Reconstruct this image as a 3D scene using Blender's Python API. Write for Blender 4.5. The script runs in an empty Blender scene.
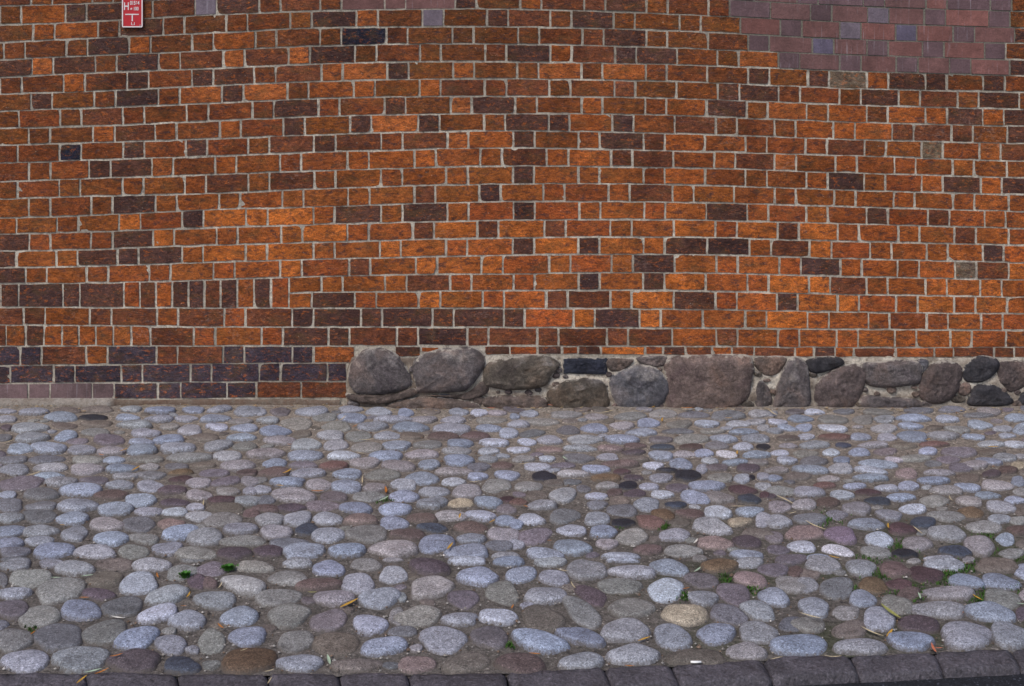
# ---------------------------------------------------------------- survey of the paving
# each crop: origin, scale, then "x y half-width half-height tilt colour"
STONES = [
((0,560),5.12,"""80 25 88 32 5 g;260 18 60 25 5 g;380 42 103 42 0 g;590 25 95 35 0 m;775 28 100 38 5 g;985 2 60 12 0 t;930 65 88 42 15 t;1010 112 48 40 0 p;
10 100 30 40 0 d;155 95 110 48 0 t;540 98 95 48 5 m;710 122 100 60 10 w;70 172 95 32 0 g;310 155 130 65 15 t;505 175 85 35 -5 p;855 178 112 55 12 g;
60 250 95 52 5 q;200 290 105 62 15 t;415 258 103 58 -5 b;630 240 105 58 12 d;810 275 112 45 18 w;960 308 98 55 0 g;70 410 105 70 5 t;300 395 125 80 12 d;
540 370 118 70 12 t;700 402 125 62 20 b;875 435 82 55 -5 g;130 518 125 65 5 g;415 508 148 70 8 g;690 520 140 62 3 p;930 540 92 50 0 u"""),
((200,560),5.12,"""60 50 80 40 0 q;280 35 100 35 -5 t;500 15 80 30 0 g;660 45 85 46 0 b;850 25 80 35 0 t;985 0 50 12 0 n;40 118 50 32 0 r;225 128 110 58 -15 x;
450 92 98 45 3 t;605 128 115 36 5 r;810 120 85 55 -5 g;990 80 70 52 0 g;80 205 102 55 0 g;400 192 118 46 5 t;685 195 105 48 -3 n;920 195 115 55 8 g;
200 290 103 55 12 b;455 285 118 62 8 t;660 310 95 58 15 q;1010 290 45 48 0 t;870 330 92 55 -5 w;245 393 90 60 5 b;60 420 72 70 0 t;490 415 93 58 8 t;
700 430 112 68 0 m;940 445 112 52 8 b;10 310 50 50 0 g;250 515 148 70 5 o;512 530 122 50 0 g;800 540 130 40 0 m"""),
((400,560),5.12,"""150 38 115 45 -5 p;345 5 100 25 0 w;400 85 108 58 0 b;160 140 115 58 10 n;325 200 88 50 -5 q;560 8 85 28 0 b;620 78 78 46 5 b;790 92 80 44 -8 g;
770 10 80 30 0 g;525 170 90 60 -5 t;745 182 110 50 3 g;955 50 100 58 0 g;980 185 90 45 -25 p;10 190 25 28 0 g;95 290 120 60 5 t;308 302 90 38 0 g;
505 290 100 45 -5 w;730 300 110 72 -15 m;935 270 120 60 -35 t;220 410 122 75 0 g;460 395 95 68 0 q;715 415 155 62 -15 b;930 395 130 52 -15 b;
85 535 95 50 0 s;345 525 120 58 8 m;620 535 125 62 -5 r;930 520 115 50 5 g"""),
((600,560),5.12,"""115 5 90 12 0 w;355 40 100 45 -8 b;170 62 118 40 -5 g;100 135 115 45 0 t;335 155 95 65 0 w;610 30 95 38 0 O;520 105 90 42 -10 q;765 15 70 30 0 g;
770 98 90 42 -12 s;890 50 80 40 -5 q;1000 60 40 35 0 r;980 125 90 45 -5 t;530 195 80 45 -5 g;685 175 90 58 -10 q;890 190 92 52 -15 b;160 245 130 58 0 t;
435 280 120 58 -8 y;660 280 100 50 -10 d;810 260 95 50 -15 g;130 362 130 68 0 g;370 395 102 68 -20 g;595 380 103 55 0 b;810 375 98 60 -5 g;985 330 70 40 0 d;
1021 437 143 62 3 b;170 488 140 60 3 g;500 500 140 50 0 m;750 472 105 50 -3 n"""),
((800,560),4.571,"""105 22 85 40 -10 g;280 35 72 42 -5 g;435 45 80 42 -12 r;575 68 78 40 -12 P;660 22 95 32 -5 g;900 25 105 40 -3 m;45 62 52 32 0 m;170 128 72 58 0 d;
335 118 70 40 -8 O;30 115 55 38 -3 g;455 112 60 28 -5 P;500 155 52 32 0 r;760 98 85 36 -8 b;915 100 90 38 -12 b;680 155 115 35 -3 n;65 215 72 50 -10 g;
285 178 68 44 -5 b;445 205 75 42 -15 t;925 180 90 45 -8 t;210 243 65 32 -5 t;635 228 120 40 -5 g;870 240 118 52 -12 b;360 270 75 60 -10 g;40 295 80 42 -5 t;
545 295 95 42 -3 p;230 318 82 45 5 m;1015 245 30 35 0 p;280 398 122 40 0 g;505 370 102 48 -5 b;760 345 120 72 0 g;960 345 95 60 -15 g"""),
((0,400),4,"""30 45 35 12 0 g;135 47 58 18 2 g;245 68 68 22 2 b;270 42 55 15 0 m;390 38 65 16 0 m;525 35 45 15 0 g;645 42 58 18 4 b;775 40 42 16 2 b;880 36 52 18 8 g;
990 45 60 22 0 g;375 72 55 15 0 k;510 70 50 14 0 b;640 75 60 18 0 g;745 75 50 15 0 g;860 75 58 18 5 b;965 85 48 14 0 n;25 75 40 18 0 g;115 112 80 24 3 g;
390 95 65 16 0 m;540 100 70 20 0 g;680 105 40 16 0 t;760 120 48 28 5 g;870 107 45 18 0 w;980 112 60 18 0 b;25 110 25 15 0 p;125 150 70 24 3 g;265 143 50 24 10 b;
385 130 60 18 0 t;580 132 58 22 0 g;675 158 62 22 5 b;965 150 60 18 0 b;15 150 35 18 0 d;310 165 45 15 0 q;435 158 65 26 0 q;565 168 50 16 0 b;820 150 60 22 0 m;
80 195 55 24 5 b;195 192 70 28 0 b;325 200 60 22 0 g;445 203 55 22 5 n;565 198 62 26 0 b;710 192 75 24 3 g;870 182 55 24 8 g;980 185 50 22 0 t;50 240 60 20 0 d;
185 238 75 22 2 d;350 240 65 20 0 t;455 240 45 18 3 b;580 235 75 22 0 t;755 228 90 24 3 t;910 225 58 22 3 g;60 280 62 24 3 g;205 272 65 20 3 g;345 278 70 26 0 n;
485 275 65 20 3 b;600 268 45 14 0 n;705 265 50 14 0 d;815 260 48 17 0 m;950 262 72 24 3 n;195 306 70 16 5 b;605 300 62 22 0 d;725 290 50 14 3 O;855 292 60 18 0 q;
990 290 40 16 0 r;500 305 50 15 0 g;85 335 95 30 3 q;245 328 65 22 3 g;380 322 60 20 0 q;480 340 60 22 0 g;600 345 55 28 0 g;725 318 48 16 0 P;795 332 50 22 0 n;
905 325 60 20 8 q;1000 325 40 22 0 n;30 380 38 16 0 b;165 375 75 30 0 d;325 360 85 30 5 b;445 380 75 22 3 r;560 402 62 30 0 b;690 360 60 20 0 p;795 380 55 22 0 n;
910 365 50 22 0 t;1000 362 30 18 0 g;35 420 60 30 0 d;165 425 65 22 0 d;310 422 85 34 0 g;460 437 68 30 0 b;700 412 60 18 0 p;780 428 35 16 0 g;885 400 55 17 0 P;
990 402 60 22 0 g;40 470 55 24 0 g;160 465 70 30 0 d;595 447 58 20 0 g;700 448 55 20 0 w;795 465 55 24 5 g;905 430 72 20 0 m;290 475 75 28 5 b;425 498 68 32 0 n;
555 498 68 34 0 d;685 495 58 24 5 s;890 480 85 30 5 t;1005 455 35 20 0 r;40 525 60 30 8 b;160 525 78 26 3 g;300 535 55 38 5 g;720 530 70 34 12 b;960 515 70 26 0 g;
445 553 70 36 3 b;575 553 62 26 -5 t;820 548 78 35 5 g;35 575 60 28 8 b;160 565 60 22 0 g;975 563 95 26 0 t;215 602 88 34 5 b;60 608 65 24 3 d;380 608 80 32 0 g;
535 608 68 28 0 t;670 595 60 30 3 g;780 615 85 30 0 t;935 612 70 28 0 p;60 638 60 12 0 d;600 640 50 12 0 b"""),
((256,400),4,"""15 45 25 22 0 g;98 47 42 20 0 q;225 47 65 20 0 g;378 38 55 14 0 g;490 47 52 20 0 g;597 52 35 20 0 b;700 45 40 15 0 m;810 48 42 16 0 g;893 50 35 20 0 w;
50 80 45 18 0 g;165 95 65 28 -5 t;278 70 50 18 3 t;385 72 60 20 -3 b;545 78 80 16 0 g;670 78 52 16 0 n;790 80 50 17 0 g;940 82 60 16 0 t;322 108 65 22 -3 t;
465 106 62 20 0 g;618 110 78 22 0 b;782 117 80 24 -2 g;930 113 55 17 -5 b;75 126 65 24 0 b;1010 132 38 24 5 w;300 142 55 20 -5 g;410 145 55 24 0 t;525 143 52 20 0 g;
620 142 50 18 0 m;750 145 60 18 -3 r;880 145 60 22 0 r;100 162 65 20 0 n;200 178 58 26 5 g;320 182 50 24 3 g;562 182 58 22 0 b;690 178 58 20 0 t;815 173 52 24 0 b;
952 170 60 20 -2 w;40 215 75 24 0 n;445 190 65 24 0 t;805 205 58 16 0 g;930 205 48 14 0 g;195 223 75 20 0 b;350 222 68 20 0 w;520 225 72 22 0 b;665 217 68 22 0 n;
810 240 60 25 0 b;930 235 42 15 0 g;75 253 48 22 0 b;190 260 55 18 0 q;312 262 55 24 0 R;435 250 55 26 0 n;568 262 65 28 -3 n;692 257 48 22 0 b;985 262 45 18 0 r;
890 268 52 20 0 d;75 290 65 24 3 r;205 295 75 20 0 g;368 297 60 24 0 b;508 298 68 28 0 t;790 288 75 20 3 n;885 305 42 20 0 b;1005 300 50 24 0 b;15 320 30 16 0 t;
128 328 68 22 0 b;252 340 55 28 0 n;362 345 60 30 0 b;475 350 52 24 0 n;592 340 55 24 -5 w;662 315 65 32 -3 b;790 328 48 20 0 w;960 345 60 30 0 t;25 358 35 20 0 g;
150 382 88 34 -3 n;310 388 58 24 0 q;450 388 65 24 0 t;592 386 60 26 0 b;712 370 62 22 0 g;845 365 60 30 5 n;35 400 50 22 0 d;930 408 55 26 0 b;1005 398 30 16 0 P;
705 412 62 28 3 g;820 413 50 20 0 y;400 432 65 30 -3 b;555 437 68 28 0 b;40 435 55 18 0 r;140 432 65 18 0 p;265 425 70 24 0 q;1000 437 40 24 0 q;780 463 65 24 0 n;
55 478 62 30 0 g;168 475 58 32 8 g;285 475 60 30 0 g;420 480 70 26 0 s;550 493 58 28 0 b;665 472 60 24 0 r;900 462 62 26 -5 w;1000 483 45 22 0 b;705 512 68 20 -3 u;
205 518 48 28 0 u;80 530 65 30 0 n;860 510 70 24 0 r;288 540 70 36 3 g;445 535 85 40 0 t;610 540 72 26 -3 r;860 555 65 24 0 g;990 540 70 30 0 n;720 575 70 42 5 b;
15 565 25 22 0 t;130 575 80 26 0 d;552 598 98 42 -3 n;365 602 75 30 0 b;190 605 85 36 8 b;50 605 60 24 0 p;975 583 60 26 0 d;845 610 85 34 0 b;1000 625 60 18 0 g"""),
((512,400),4,"""70 55 38 16 0 g;10 65 20 14 0 b;215 58 65 16 0 t;335 68 48 15 0 n;475 65 68 18 3 t;605 55 55 20 0 t;730 60 60 16 0 d;860 62 70 20 0 d;990 55 50 18 0 g;
120 88 70 16 0 t;545 93 45 20 0 b;25 95 45 18 0 g;670 97 55 20 0 t;780 95 50 17 0 w;905 97 50 14 0 w;975 88 40 14 0 g;330 113 55 20 -5 b;440 103 48 18 0 n;
225 122 48 20 -3 d;20 132 52 22 -8 b;520 130 60 18 0 b;665 125 60 14 0 d;800 125 50 12 0 t;925 127 60 13 0 b;1005 112 25 14 0 g;150 160 55 20 -3 g;290 160 75 20 0 g;
440 158 75 20 -3 b;595 158 48 16 0 q;715 157 70 22 0 t;845 155 60 18 -5 b;975 155 60 18 -3 g;60 168 38 16 -5 w;395 195 55 15 0 s;275 195 65 14 0 g;150 200 55 14 0 s;
25 200 45 16 0 w;490 185 48 14 0 r;600 190 48 14 0 u;718 188 50 15 0 r;820 182 50 18 0 d;925 187 42 16 0 w;1005 187 28 16 0 k;485 210 50 13 0 p;595 222 50 22 -8 b;
765 213 42 18 0 b;860 217 42 16 -3 x;690 218 50 15 0 n;975 220 55 16 0 b;140 235 35 14 0 w;265 233 65 22 0 d;490 235 55 14 0 m;45 235 45 16 0 t;430 258 75 15 0 r;
565 262 40 17 0 w;675 257 48 24 0 b;890 250 52 14 0 b;985 250 40 14 0 n;100 268 55 18 -3 w;205 262 50 14 0 q;335 275 62 18 -4 b;760 275 25 22 0 g;620 282 42 12 0 k;
945 272 50 20 0 p;820 270 48 14 0 q;240 295 60 16 0 x;437 287 35 14 0 P;125 307 52 22 -3 k;375 312 58 18 0 O;20 300 40 22 0 b;702 303 52 24 -3 k;595 312 48 20 0 g;
485 312 42 14 0 p;835 310 50 22 -5 t;920 313 35 20 0 w;958 310 16 12 0 k;1005 305 30 18 0 g;165 332 42 14 0 m;465 342 38 18 0 k;548 347 40 18 -8 w;65 345 60 22 0 t;
778 345 70 22 -2 b;660 350 50 20 0 q;920 360 60 20 -5 P;1005 345 35 16 0 g;285 355 30 16 0 d;380 345 50 16 0 n;205 380 55 36 0 g;410 370 32 18 0 r;492 375 45 18 0 p;
600 378 50 18 0 w;340 385 45 18 0 w;732 392 60 28 -15 b;830 390 65 26 -8 n;950 397 48 24 -8 u;1010 380 20 14 0 P;25 408 35 16 0 R;430 403 45 18 0 m;540 418 55 30 0 g;
655 420 45 17 0 u;120 422 65 20 0 g;340 420 45 18 0 d;440 443 60 28 0 d;820 450 60 26 -5 w;605 457 48 24 -5 O;715 457 58 22 -5 r;950 445 60 20 2 b;210 465 65 34 3 d;
75 478 58 25 -8 w;340 475 55 30 0 g;15 497 30 22 -10 b;555 490 60 28 -8 R;443 493 48 20 0 k;670 492 50 20 0 m;910 487 50 20 0 y;1005 480 35 28 0 g;798 508 80 34 -8 g;
365 525 58 28 3 b;240 523 58 26 -5 w;90 545 68 34 5 q;480 547 70 34 3 t;650 540 62 28 0 g;980 535 62 24 -5 m;810 573 78 28 -8 s;940 568 60 28 -8 p;240 590 85 34 -8 b;
15 578 35 22 0 g;380 575 48 22 0 n;545 600 60 22 0 r;680 605 75 28 0 t;130 618 75 28 -3 b;940 620 70 20 -5 b;440 627 80 18 0 g;20 620 40 18 0 g"""),
((768,400),4,"""15 55 25 14 0 g;185 48 40 12 0 w;440 48 62 16 0 t;600 42 65 14 0 d;735 38 55 14 0 d;880 45 52 20 -3 n;995 72 50 18 -3 b;128 76 55 16 0 b;260 77 58 20 -5 t;
580 72 72 18 -4 b;715 75 48 18 -3 w;380 80 45 18 0 t;465 78 45 16 0 g;840 62 60 12 0 d;38 88 38 14 -5 w;75 112 42 14 -10 b;145 110 35 18 -3 b;258 113 55 18 -10 w;
465 115 52 22 0 g;570 105 55 16 -3 b;760 117 50 18 -5 t;845 98 55 18 -4 b;25 122 38 14 -3 g;370 147 42 17 0 b;152 147 35 14 0 w;475 150 42 17 0 g;578 145 60 24 -3 b;
700 142 65 22 0 g;825 148 48 14 -5 b;270 148 65 18 0 R;80 150 45 14 0 m;185 180 60 16 0 g;300 182 32 14 0 u;80 183 40 12 0 n;420 180 60 14 0 n;545 182 55 16 0 m;
660 178 60 13 0 R;985 178 50 15 -5 w;890 178 60 14 0 g;48 212 38 13 0 w;150 215 55 16 0 t;252 210 38 16 0 w;365 210 45 18 0 b;638 205 40 16 0 b;765 208 70 24 0 q;
470 207 45 16 0 q;895 207 55 14 0 m;75 240 45 17 -3 w;180 245 60 20 0 d;295 240 35 18 0 b;440 257 75 22 -6 b;505 240 38 12 0 x;590 232 60 18 0 t;720 240 50 16 0 q;
885 245 55 18 -8 b;945 230 50 18 -5 g;1010 225 25 14 0 g;660 255 35 14 0 d;410 282 68 16 -10 w;170 280 72 18 -6 b;290 275 48 24 -3 g;35 280 50 14 0 n;
555 295 48 22 -3 s;690 292 60 16 0 n;770 270 50 20 0 q;830 258 55 20 -3 n;960 280 40 18 0 r;1005 262 35 18 -3 y;25 312 32 18 -3 b;120 305 50 20 0 m;410 312 68 18 -3 b;
895 295 40 16 0 p;800 312 50 20 0 m;240 318 50 14 0 n;660 323 62 17 0 b;560 343 45 20 -3 b;475 352 50 14 -2 w;345 345 45 15 0 b;225 342 50 16 0 R;1000 325 30 24 -5 b;
915 342 62 24 -5 n;800 350 55 18 -4 b;715 362 65 18 -3 n;160 367 62 26 -6 g;50 365 60 22 -3 t;295 380 48 20 -4 w;400 370 55 14 0 P;12 385 20 12 0 p;530 390 60 18 0 b;
875 382 50 18 -3 b;985 400 45 18 -3 b;665 403 60 28 0 t;805 405 55 22 -5 n;440 405 55 18 -3 u;45 427 50 26 0 n;145 418 48 24 0 n;240 410 48 22 0 r;580 437 55 22 0 w;
930 428 58 26 -8 g;355 433 62 30 -5 n;815 452 55 24 -8 O;1010 440 22 24 0 m;485 460 52 28 -4 g;275 460 45 22 0 d;715 465 80 24 -5 t;170 475 65 30 -3 d;40 485 58 30 -3 g;
925 475 45 24 0 g;1000 482 35 22 0 t;395 495 70 28 -2 b;620 492 55 30 0 u;865 508 70 30 -3 t;535 515 62 28 -3 P;1000 520 45 24 -3 r;145 533 72 32 0 s;290 540 68 40 -15 v;
715 533 75 36 0 g;25 548 38 28 0 q;445 560 62 30 -5 w;595 575 65 34 -5 n;950 560 42 28 -8 b;135 587 58 26 -3 w;40 600 48 22 0 q;280 603 62 24 -10 x;845 582 65 44 -5 n;
430 608 65 26 -8 t;750 608 75 24 -5 u;545 615 52 22 -5 k;975 615 55 24 0 t;200 630 50 14 0 b;680 635 60 12 0 g""")]

# courses of the wall: height of each bed joint at XS, survey units measured down from the top
XS = [0,100,200,338,509,676,850,1016]
LINES = [
[6,3,-2,-7,-8,-3,6,11],[24.7,21,15.4,10.4,9,14,22.2,27.6],[42.4,37.7,33.4,27.5,26.7,30.8,39.2,43.2],[59.5,55.1,51.1,45.2,44,47.8,54.8,60],
[77.5,72.5,69.1,63,61.7,64.6,70.7,75.7],[94.2,90.9,86.2,80.8,78.7,81.5,88.3,92],[110.9,107.6,103.5,98,96.2,98.5,104.8,109],
[128,125.6,121.2,115.8,113.5,115.5,122,126],[145,142.6,139,134,130.6,133.4,139.3,143.4],[163,159.7,156.6,151.5,148,150.8,155.6,161],
[181.4,178,175,170,166,167.7,172.6,177.7],[199,195.8,193.7,188,183.7,184.5,190,194.6],[217.7,215,210,206,201.5,202,206.6,211.3],
[234,231.5,228,223.8,220,219.7,223.6,228.2],[251,249,245.5,241.6,237.7,237,241.2,244.8],[267.7,265.6,262.5,258.6,255,254.4,258.4,262.4],
[283.5,282.5,280,275.8,273.7,272.6,276.4,279.7],[296,295,294,292.2,290.5,290.5,294.3,297],[307,307.4,307.8,308,308,309,312,313.5],
[324.7,325.5,326.7,327,327.2,328,329,330.2],[346,345.7,345.7,345.7,346,346.2,347.4,347.1],[365.6,364.5,363.6,362.8,362,362,362,362],
[383.8,382.7,381.7,381.3,381,381,381,381],[399.5,399,398.5,398,398,398,398,398]]
HEADERS = {
0:[11,76,142,206,270,331,395,465.6,530.7,594.8,657,719,821,878,934.6,999],
1:[44,109,173.7,237,301,367,433,497.6,561,624,690,791,850,906,963.6],
2:[14.4,77,140,202.7,266,330.7,397,463,528.7,593,656.6,758.7,822.8,877.6,933,994.8],
3:[43,106,169.7,233.8,299.6,365.7,430.5,495.6,561,625.6,728,789,850,907,960],
4:[11,74.5,138,202.7,265,332,398,463.6,527.7,592,656,758.7,818.5,877.6,936,993.8],
5:[41.8,105,169,232.5,298,364.4,430,495.6,559.8,624.6,728.5,789,850,909,968],
6:[8.5,71,133.6,197.7,263,329,395,461,526,592,655.6,757,817,877,936,993],
7:[39.7,104,166,230.5,294,360.7,428.8,494.6,559,623,726.5,785,844,902.5,962,1017.7],
8:[7,70.5,134,196.4,259,324.7,391.8,458,524,588.8,654,756,816,875,932,990],
9:[39.7,99.9,162.7,226,290.6,358,425,491,557.4,621.6,724.5,785,846,905,963,1017],
10:[7,70,133,195.4,259,324.7,391.8,457,523.4,588.8,654,756,817,874.6,932,991],
11:[40,102,166,229.5,293,358.7,425,490,554,619,683,785,845,904,963.5,1019],
12:[6,67.8,130,193,256.8,324,392,458,524,589.8,654.6,757.7,816.8,877,938.6,995],
13:[40,102,164,227,292,358,423.5,488,554.8,621,726,788,848,909,965,1019],
14:[6,67,128,192.7,256.5,324,390.4,456.6,523.4,588.5,654,760,820.5,880.5,937,993],
15:[36.4,97.5,160,224,291,359.7,426.5,492,559.8,622,727,790,851,908,965.5,1019],
16:[332,396,460.6,524,589,653.6,757.7,819.5,877,936,990.8],
17:[301,365.7,429.5,493,556.8,621,726,787,848,906.5,964.5,1017.7],
18:[34.7,100.7,167.7,234.8,303,371.4,442.9,514,584,650,755.7,818,879,937,991.4],
19:[17,35,53.3,70.8,87.5,104.7,122.2,140,204.8,272.4,339,407.5,478,547.7,617.6,726.8,788.6,847,905.5,961,1016],
20:[31,97,167,233.8,303],
21:[0,64.5,132,201,270,338]}
# burnt, bright and replaced bricks: crop origin, scale, points per tone
TONES = [
((0,0),2.994,{'D':"230 42;325 140;45 203;222 198;412 187;413 243;607 233;700 228;125 300;410 292;697 283;885 322;880 378;972 430;402 450;588 443;390 503;298 505;715 18;985 163;310 30;425 80",
 'M':"305 347;403 395;870 433;520 25;905 10;900 218;800 172;603 180;870 542;320 245",'K':"211 457",'V':"617 22",'B':"700 178;900 165;603 285;790 275;130 200;990 213;490 500",'b':"232 92;508 290;970 265;675 495;420 130;130 40;130 92"}),
((342,0),2.994,{'V':"272 55",'P':"60 10;150 10;270 10",'D':"15 50;466 55;750 60;847 105;560 158;860 163;940 165;168 215;453 315;159 315;55 370;260 367;552 363;650 360;840 365;545 415;838 415;543 523;445 578;850 15;370 8",
 'M':"560 57;165 107;750 158;555 260;50 425;935 420;930 470;836 470;927 575",'K':"40 107",'B':"75 52;365 210;70 215;155 367;355 312;348 418;640 210;840 213",'b':"655 158;445 417;445 470;745 312;260 475"}),
((684,0),3.012,{'L':"417 138;669 97",'V':"500 92;585 45",'Q':"322 83;225 130;750 150;317 185;500 190;672 197;413 40;755 53;842 103;936 158;950 58;832 200;583 145",'D':"225 228;405 237;672 243;758 243;932 250;1010 207;135 277;225 277;590 293;945 302;1005 303;130 327;845 347;990 352;1005 407;487 547;838 550;990 560",
 'M':"770 297;657 395;750 398;845 403;40 375;215 485;990 457;500 440",'G':"497 240;747 450",'B':"225 180;300 330;125 433;122 483;303 490",'b':"30 322;480 392;490 340;932 352;930 555"}),
((0,200),2.994,{'D':"400 15;580 60;40 125;390 117;20 178;290 172;480 165;385 168;40 225;30 283;120 283;305 283;213 283;590 283;687 283;785 283;545 283;980 298;985 350;905 350;912 407;1005 408;105 403;25 467;92 467;397 465;700 463;805 460;907 463;8 523;92 522;193 523;293 523;397 520;497 517;603 515;707 512;807 513;912 515;1004 515;405 570;507 568;612 567;723 565",
 'M':"445 283;640 283;405 350;605 352;805 352;35 347;105 347;300 350;500 463;603 463;190 467;835 572;960 570;510 405",'P':"40 575;118 572;213 573;308 572",'B':"400 65;680 60;880 50;770 60;980 100;510 115;870 200;680 160;770 155;870 150"}),
((342,200),2.994,{'D':"50 42;247 35;545 32;543 138;738 137;739 243;933 188;935 243;15 300;25 352;88 352;193 352;300 352;405 352;513 352;825 352;300 408;197 455;455 458;620 447;740 455;1000 453",
 'M':"243 90;438 88;257 250;643 297;735 297;90 410;195 408;405 410;513 408;616 408;720 408;823 408;925 410;640 85",'B':"540 85;145 145;640 137;250 197;340 90;262 298;447 190;920 297;740 350;922 352;840 453"}),
((684,200),3.012,{'D':"130 38;582 47;30 138;133 140;410 202;930 160;40 303;312 310;420 455",'M':"315 93;845 105;495 258;130 413;580 460;45 455;860 455;965 458;300 453;180 453;925 213",'G':"848 210",
 'B':"60 90;220 90;410 93;410 147;407 257;320 255;495 310;325 360;40 245"})]
# rubble of the footing: outline, tone
RUB = [
((340,330),3.012,[("38,172 34,108 80,60 145,62 192,102 218,158 150,185 75,188","a"),("232,162 226,95 285,64 395,54 432,88 417,132 372,178 245,182","a"),
("435,150 450,100 570,75 655,95 640,130 610,165 520,175 450,165","e"),("674,84 803,84 803,130 674,128","K"),("625,190 680,150 780,148 805,190 800,225 730,238 660,235","e"),
("815,140 870,110 940,108 985,150 980,200 930,238 850,238 818,190","c"),("430,210 480,192 600,195 625,218 600,236 470,236","f"),("150,230 180,205 280,196 400,210 410,232 280,240","f"),
("30,188 150,190 215,170 228,190 130,214 50,210","f"),("272,190 375,186 428,150 445,182 380,206 352,200","f"),("292,192 335,190 350,222 300,226","c"),("806,88 880,86 860,112 815,120","f"),("900,80 975,75 982,95 955,108 905,95","a"),
("985,90 1035,80 1212,78 1238,110 1233,150 1217,205 1140,235 1032,237 985,225 980,150","g")]),
((684,330),3.012,[("60,228 175,222 182,238 70,242","g"),("215,85 300,80 295,110 270,132 225,125","f"),("225,145 255,175 260,215 222,232 210,200","a"),("265,220 290,130 320,85 360,95 372,140 375,215 340,235 280,232","a"),
("370,90 450,78 475,100 390,127","d"),("395,160 440,120 500,103 540,120 530,180 500,225 420,232 390,210","b"),("535,105 570,95 695,92 708,130 690,158 560,165","a"),("702,88 732,92 722,118 708,118","c"),
("530,192 600,196 690,202 700,225 540,228","a"),("700,160 730,112 780,92 830,110 825,160 795,205 740,218 705,200","b"),("833,120 880,80 935,85 940,115 900,150 845,150","d"),
("825,160 850,155 858,175 840,195 822,185","g"),("850,200 870,165 930,162 985,212 900,224 850,218","d"),("943,150 947,100 985,92 1030,100 1040,150 985,181 962,170","b"),("998,205 1024,175 1075,180 1085,215 1000,218","d")])]
# fallen leaves: x y length(px) angle colour
LEAVES = [
((0,400),4,"335 47 22 0 y;405 222 28 -10 o;495 203 24 30 y;542 278 26 50 y;250 503 24 -5 y;30 170 40 20 s;130 300 50 25 s;813 415 26 -60 s"),
((256,400),4,"125 290 32 35 y;95 345 36 -5 y;800 27 40 12 y;395 107 18 30 o;520 365 28 -70 o;510 400 40 30 g;245 368 52 0 o;425 325 28 -70 s;875 330 50 5 s;775 590 34 55 y;815 467 20 80 y;945 488 26 30 y;440 162 60 5 s;135 180 22 0 o;460 18 30 0 r;420 215 40 -10 s;940 35 34 0 r;345 78 26 50 s"),
((512,400),4,"55 428 22 -20 o;150 565 22 0 o;210 235 22 -40 g;600 82 18 60 y;565 30 18 20 y;865 75 30 0 y;700 35 50 3 o;45 258 50 8 s;905 428 60 0 s;380 50 60 10 s;900 215 18 60 y;735 570 30 40 w;145 22 36 -10 r"),
((768,400),4,"900 190 46 0 y;640 160 26 10 y;480 508 24 60 y;265 632 40 -15 y;190 508 80 -30 s;70 402 70 -35 s;95 455 40 10 s;730 398 22 80 s;600 525 34 -70 s;20 55 50 -50 s;790 15 80 0 s;930 17 40 10 s"),
((0,560),5.12,"430 197 50 0 o;965 185 30 85 y;940 240 30 0 o;285 95 50 0 g;445 85 60 8 g;600 300 70 -8 w;475 575 80 15 g;520 578 60 30 o;415 620 50 60 y;595 495 60 15 o;805 85 36 -45 o;165 380 26 60 o"),
((200,560),5.12,"105 135 34 85 s;105 345 50 -30 o;225 465 34 25 s;760 230 90 30 y;575 170 46 0 l;660 520 60 -60 g;355 572 50 15 s;355 625 36 75 s"),
((400,560),5.12,"835 58 60 -8 s;885 135 40 -60 s;690 485 60 -5 o;575 245 26 60 o"),
((600,560),5.12,"500 55 50 30 g;225 410 70 18 y;150 548 50 -3 o;900 508 70 12 s;440 150 40 10 o"),
((800,560),4.571,"415 245 90 -55 l;410 340 60 35 y;330 335 90 -30 s;610 410 44 80 r;635 407 40 0 r;45 260 90 -18 s;150 447 80 -2 s;808 175 36 -50 y;740 250 34 30 o;548 170 32 70 g;1010 205 40 -5 g")]
import bpy, bmesh, math, random
from mathutils import Vector, noise
R = random.Random(7)
# ---------------------------------------------------------------- survey frame
W, H = 1024, 686
F = 1200.0          # focal length in survey units
S = 154.0           # survey units per metre on the wall face
D = F / S           # camera stands this far from the wall
YH = 40.0           # eye level
CH = (404 - YH) / S # camera height
def wall(px, py, out=0.0):                 # point on the wall face, 'out' metres towards the street
    return Vector(((px - 512) / S, -out, CH - (py - YH) / S))
def ground(px, py, z=0.0):                 # point on the paving
    d = F * (CH - z) / (py - YH)
    return Vector(((px - 512) * d / F, -(D - d), z))
sc = bpy.context.scene
COL = sc.collection
def link(o): COL.objects.link(o); return o
def tag(o, label=None, cat=None, group=None, kind=None):
    if label: o['label'] = label
    if cat: o['category'] = cat
    if group: o['group'] = group
    if kind: o['kind'] = kind
    return o
def empty(name, loc=(0, 0, 0)):
    o = bpy.data.objects.new(name, None); o.empty_display_size = .1; o.location = loc
    return link(o)
def mesh_obj(name, verts, faces, mat, parent=None, cols=None, smooth=True, origin=None):
    m = bpy.data.meshes.new(name)
    if origin is not None:
        verts = [Vector(v) - origin for v in verts]
    m.from_pydata([tuple(v) for v in verts], [], faces); m.update()
    if cols is not None:
        a = m.color_attributes.new('tone', 'FLOAT_COLOR', 'POINT')
        flat = [c for col in cols for c in col]
        a.data.foreach_set('color', flat)
    if smooth: m.polygons.foreach_set('use_smooth', [True] * len(m.polygons))
    if mat: m.materials.append(mat)
    o = bpy.data.objects.new(name, m)
    if origin is not None: o.location = origin
    if parent:
        o.parent = parent
        o.location = (origin if origin is not None else Vector()) - parent.location
    return link(o)
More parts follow.
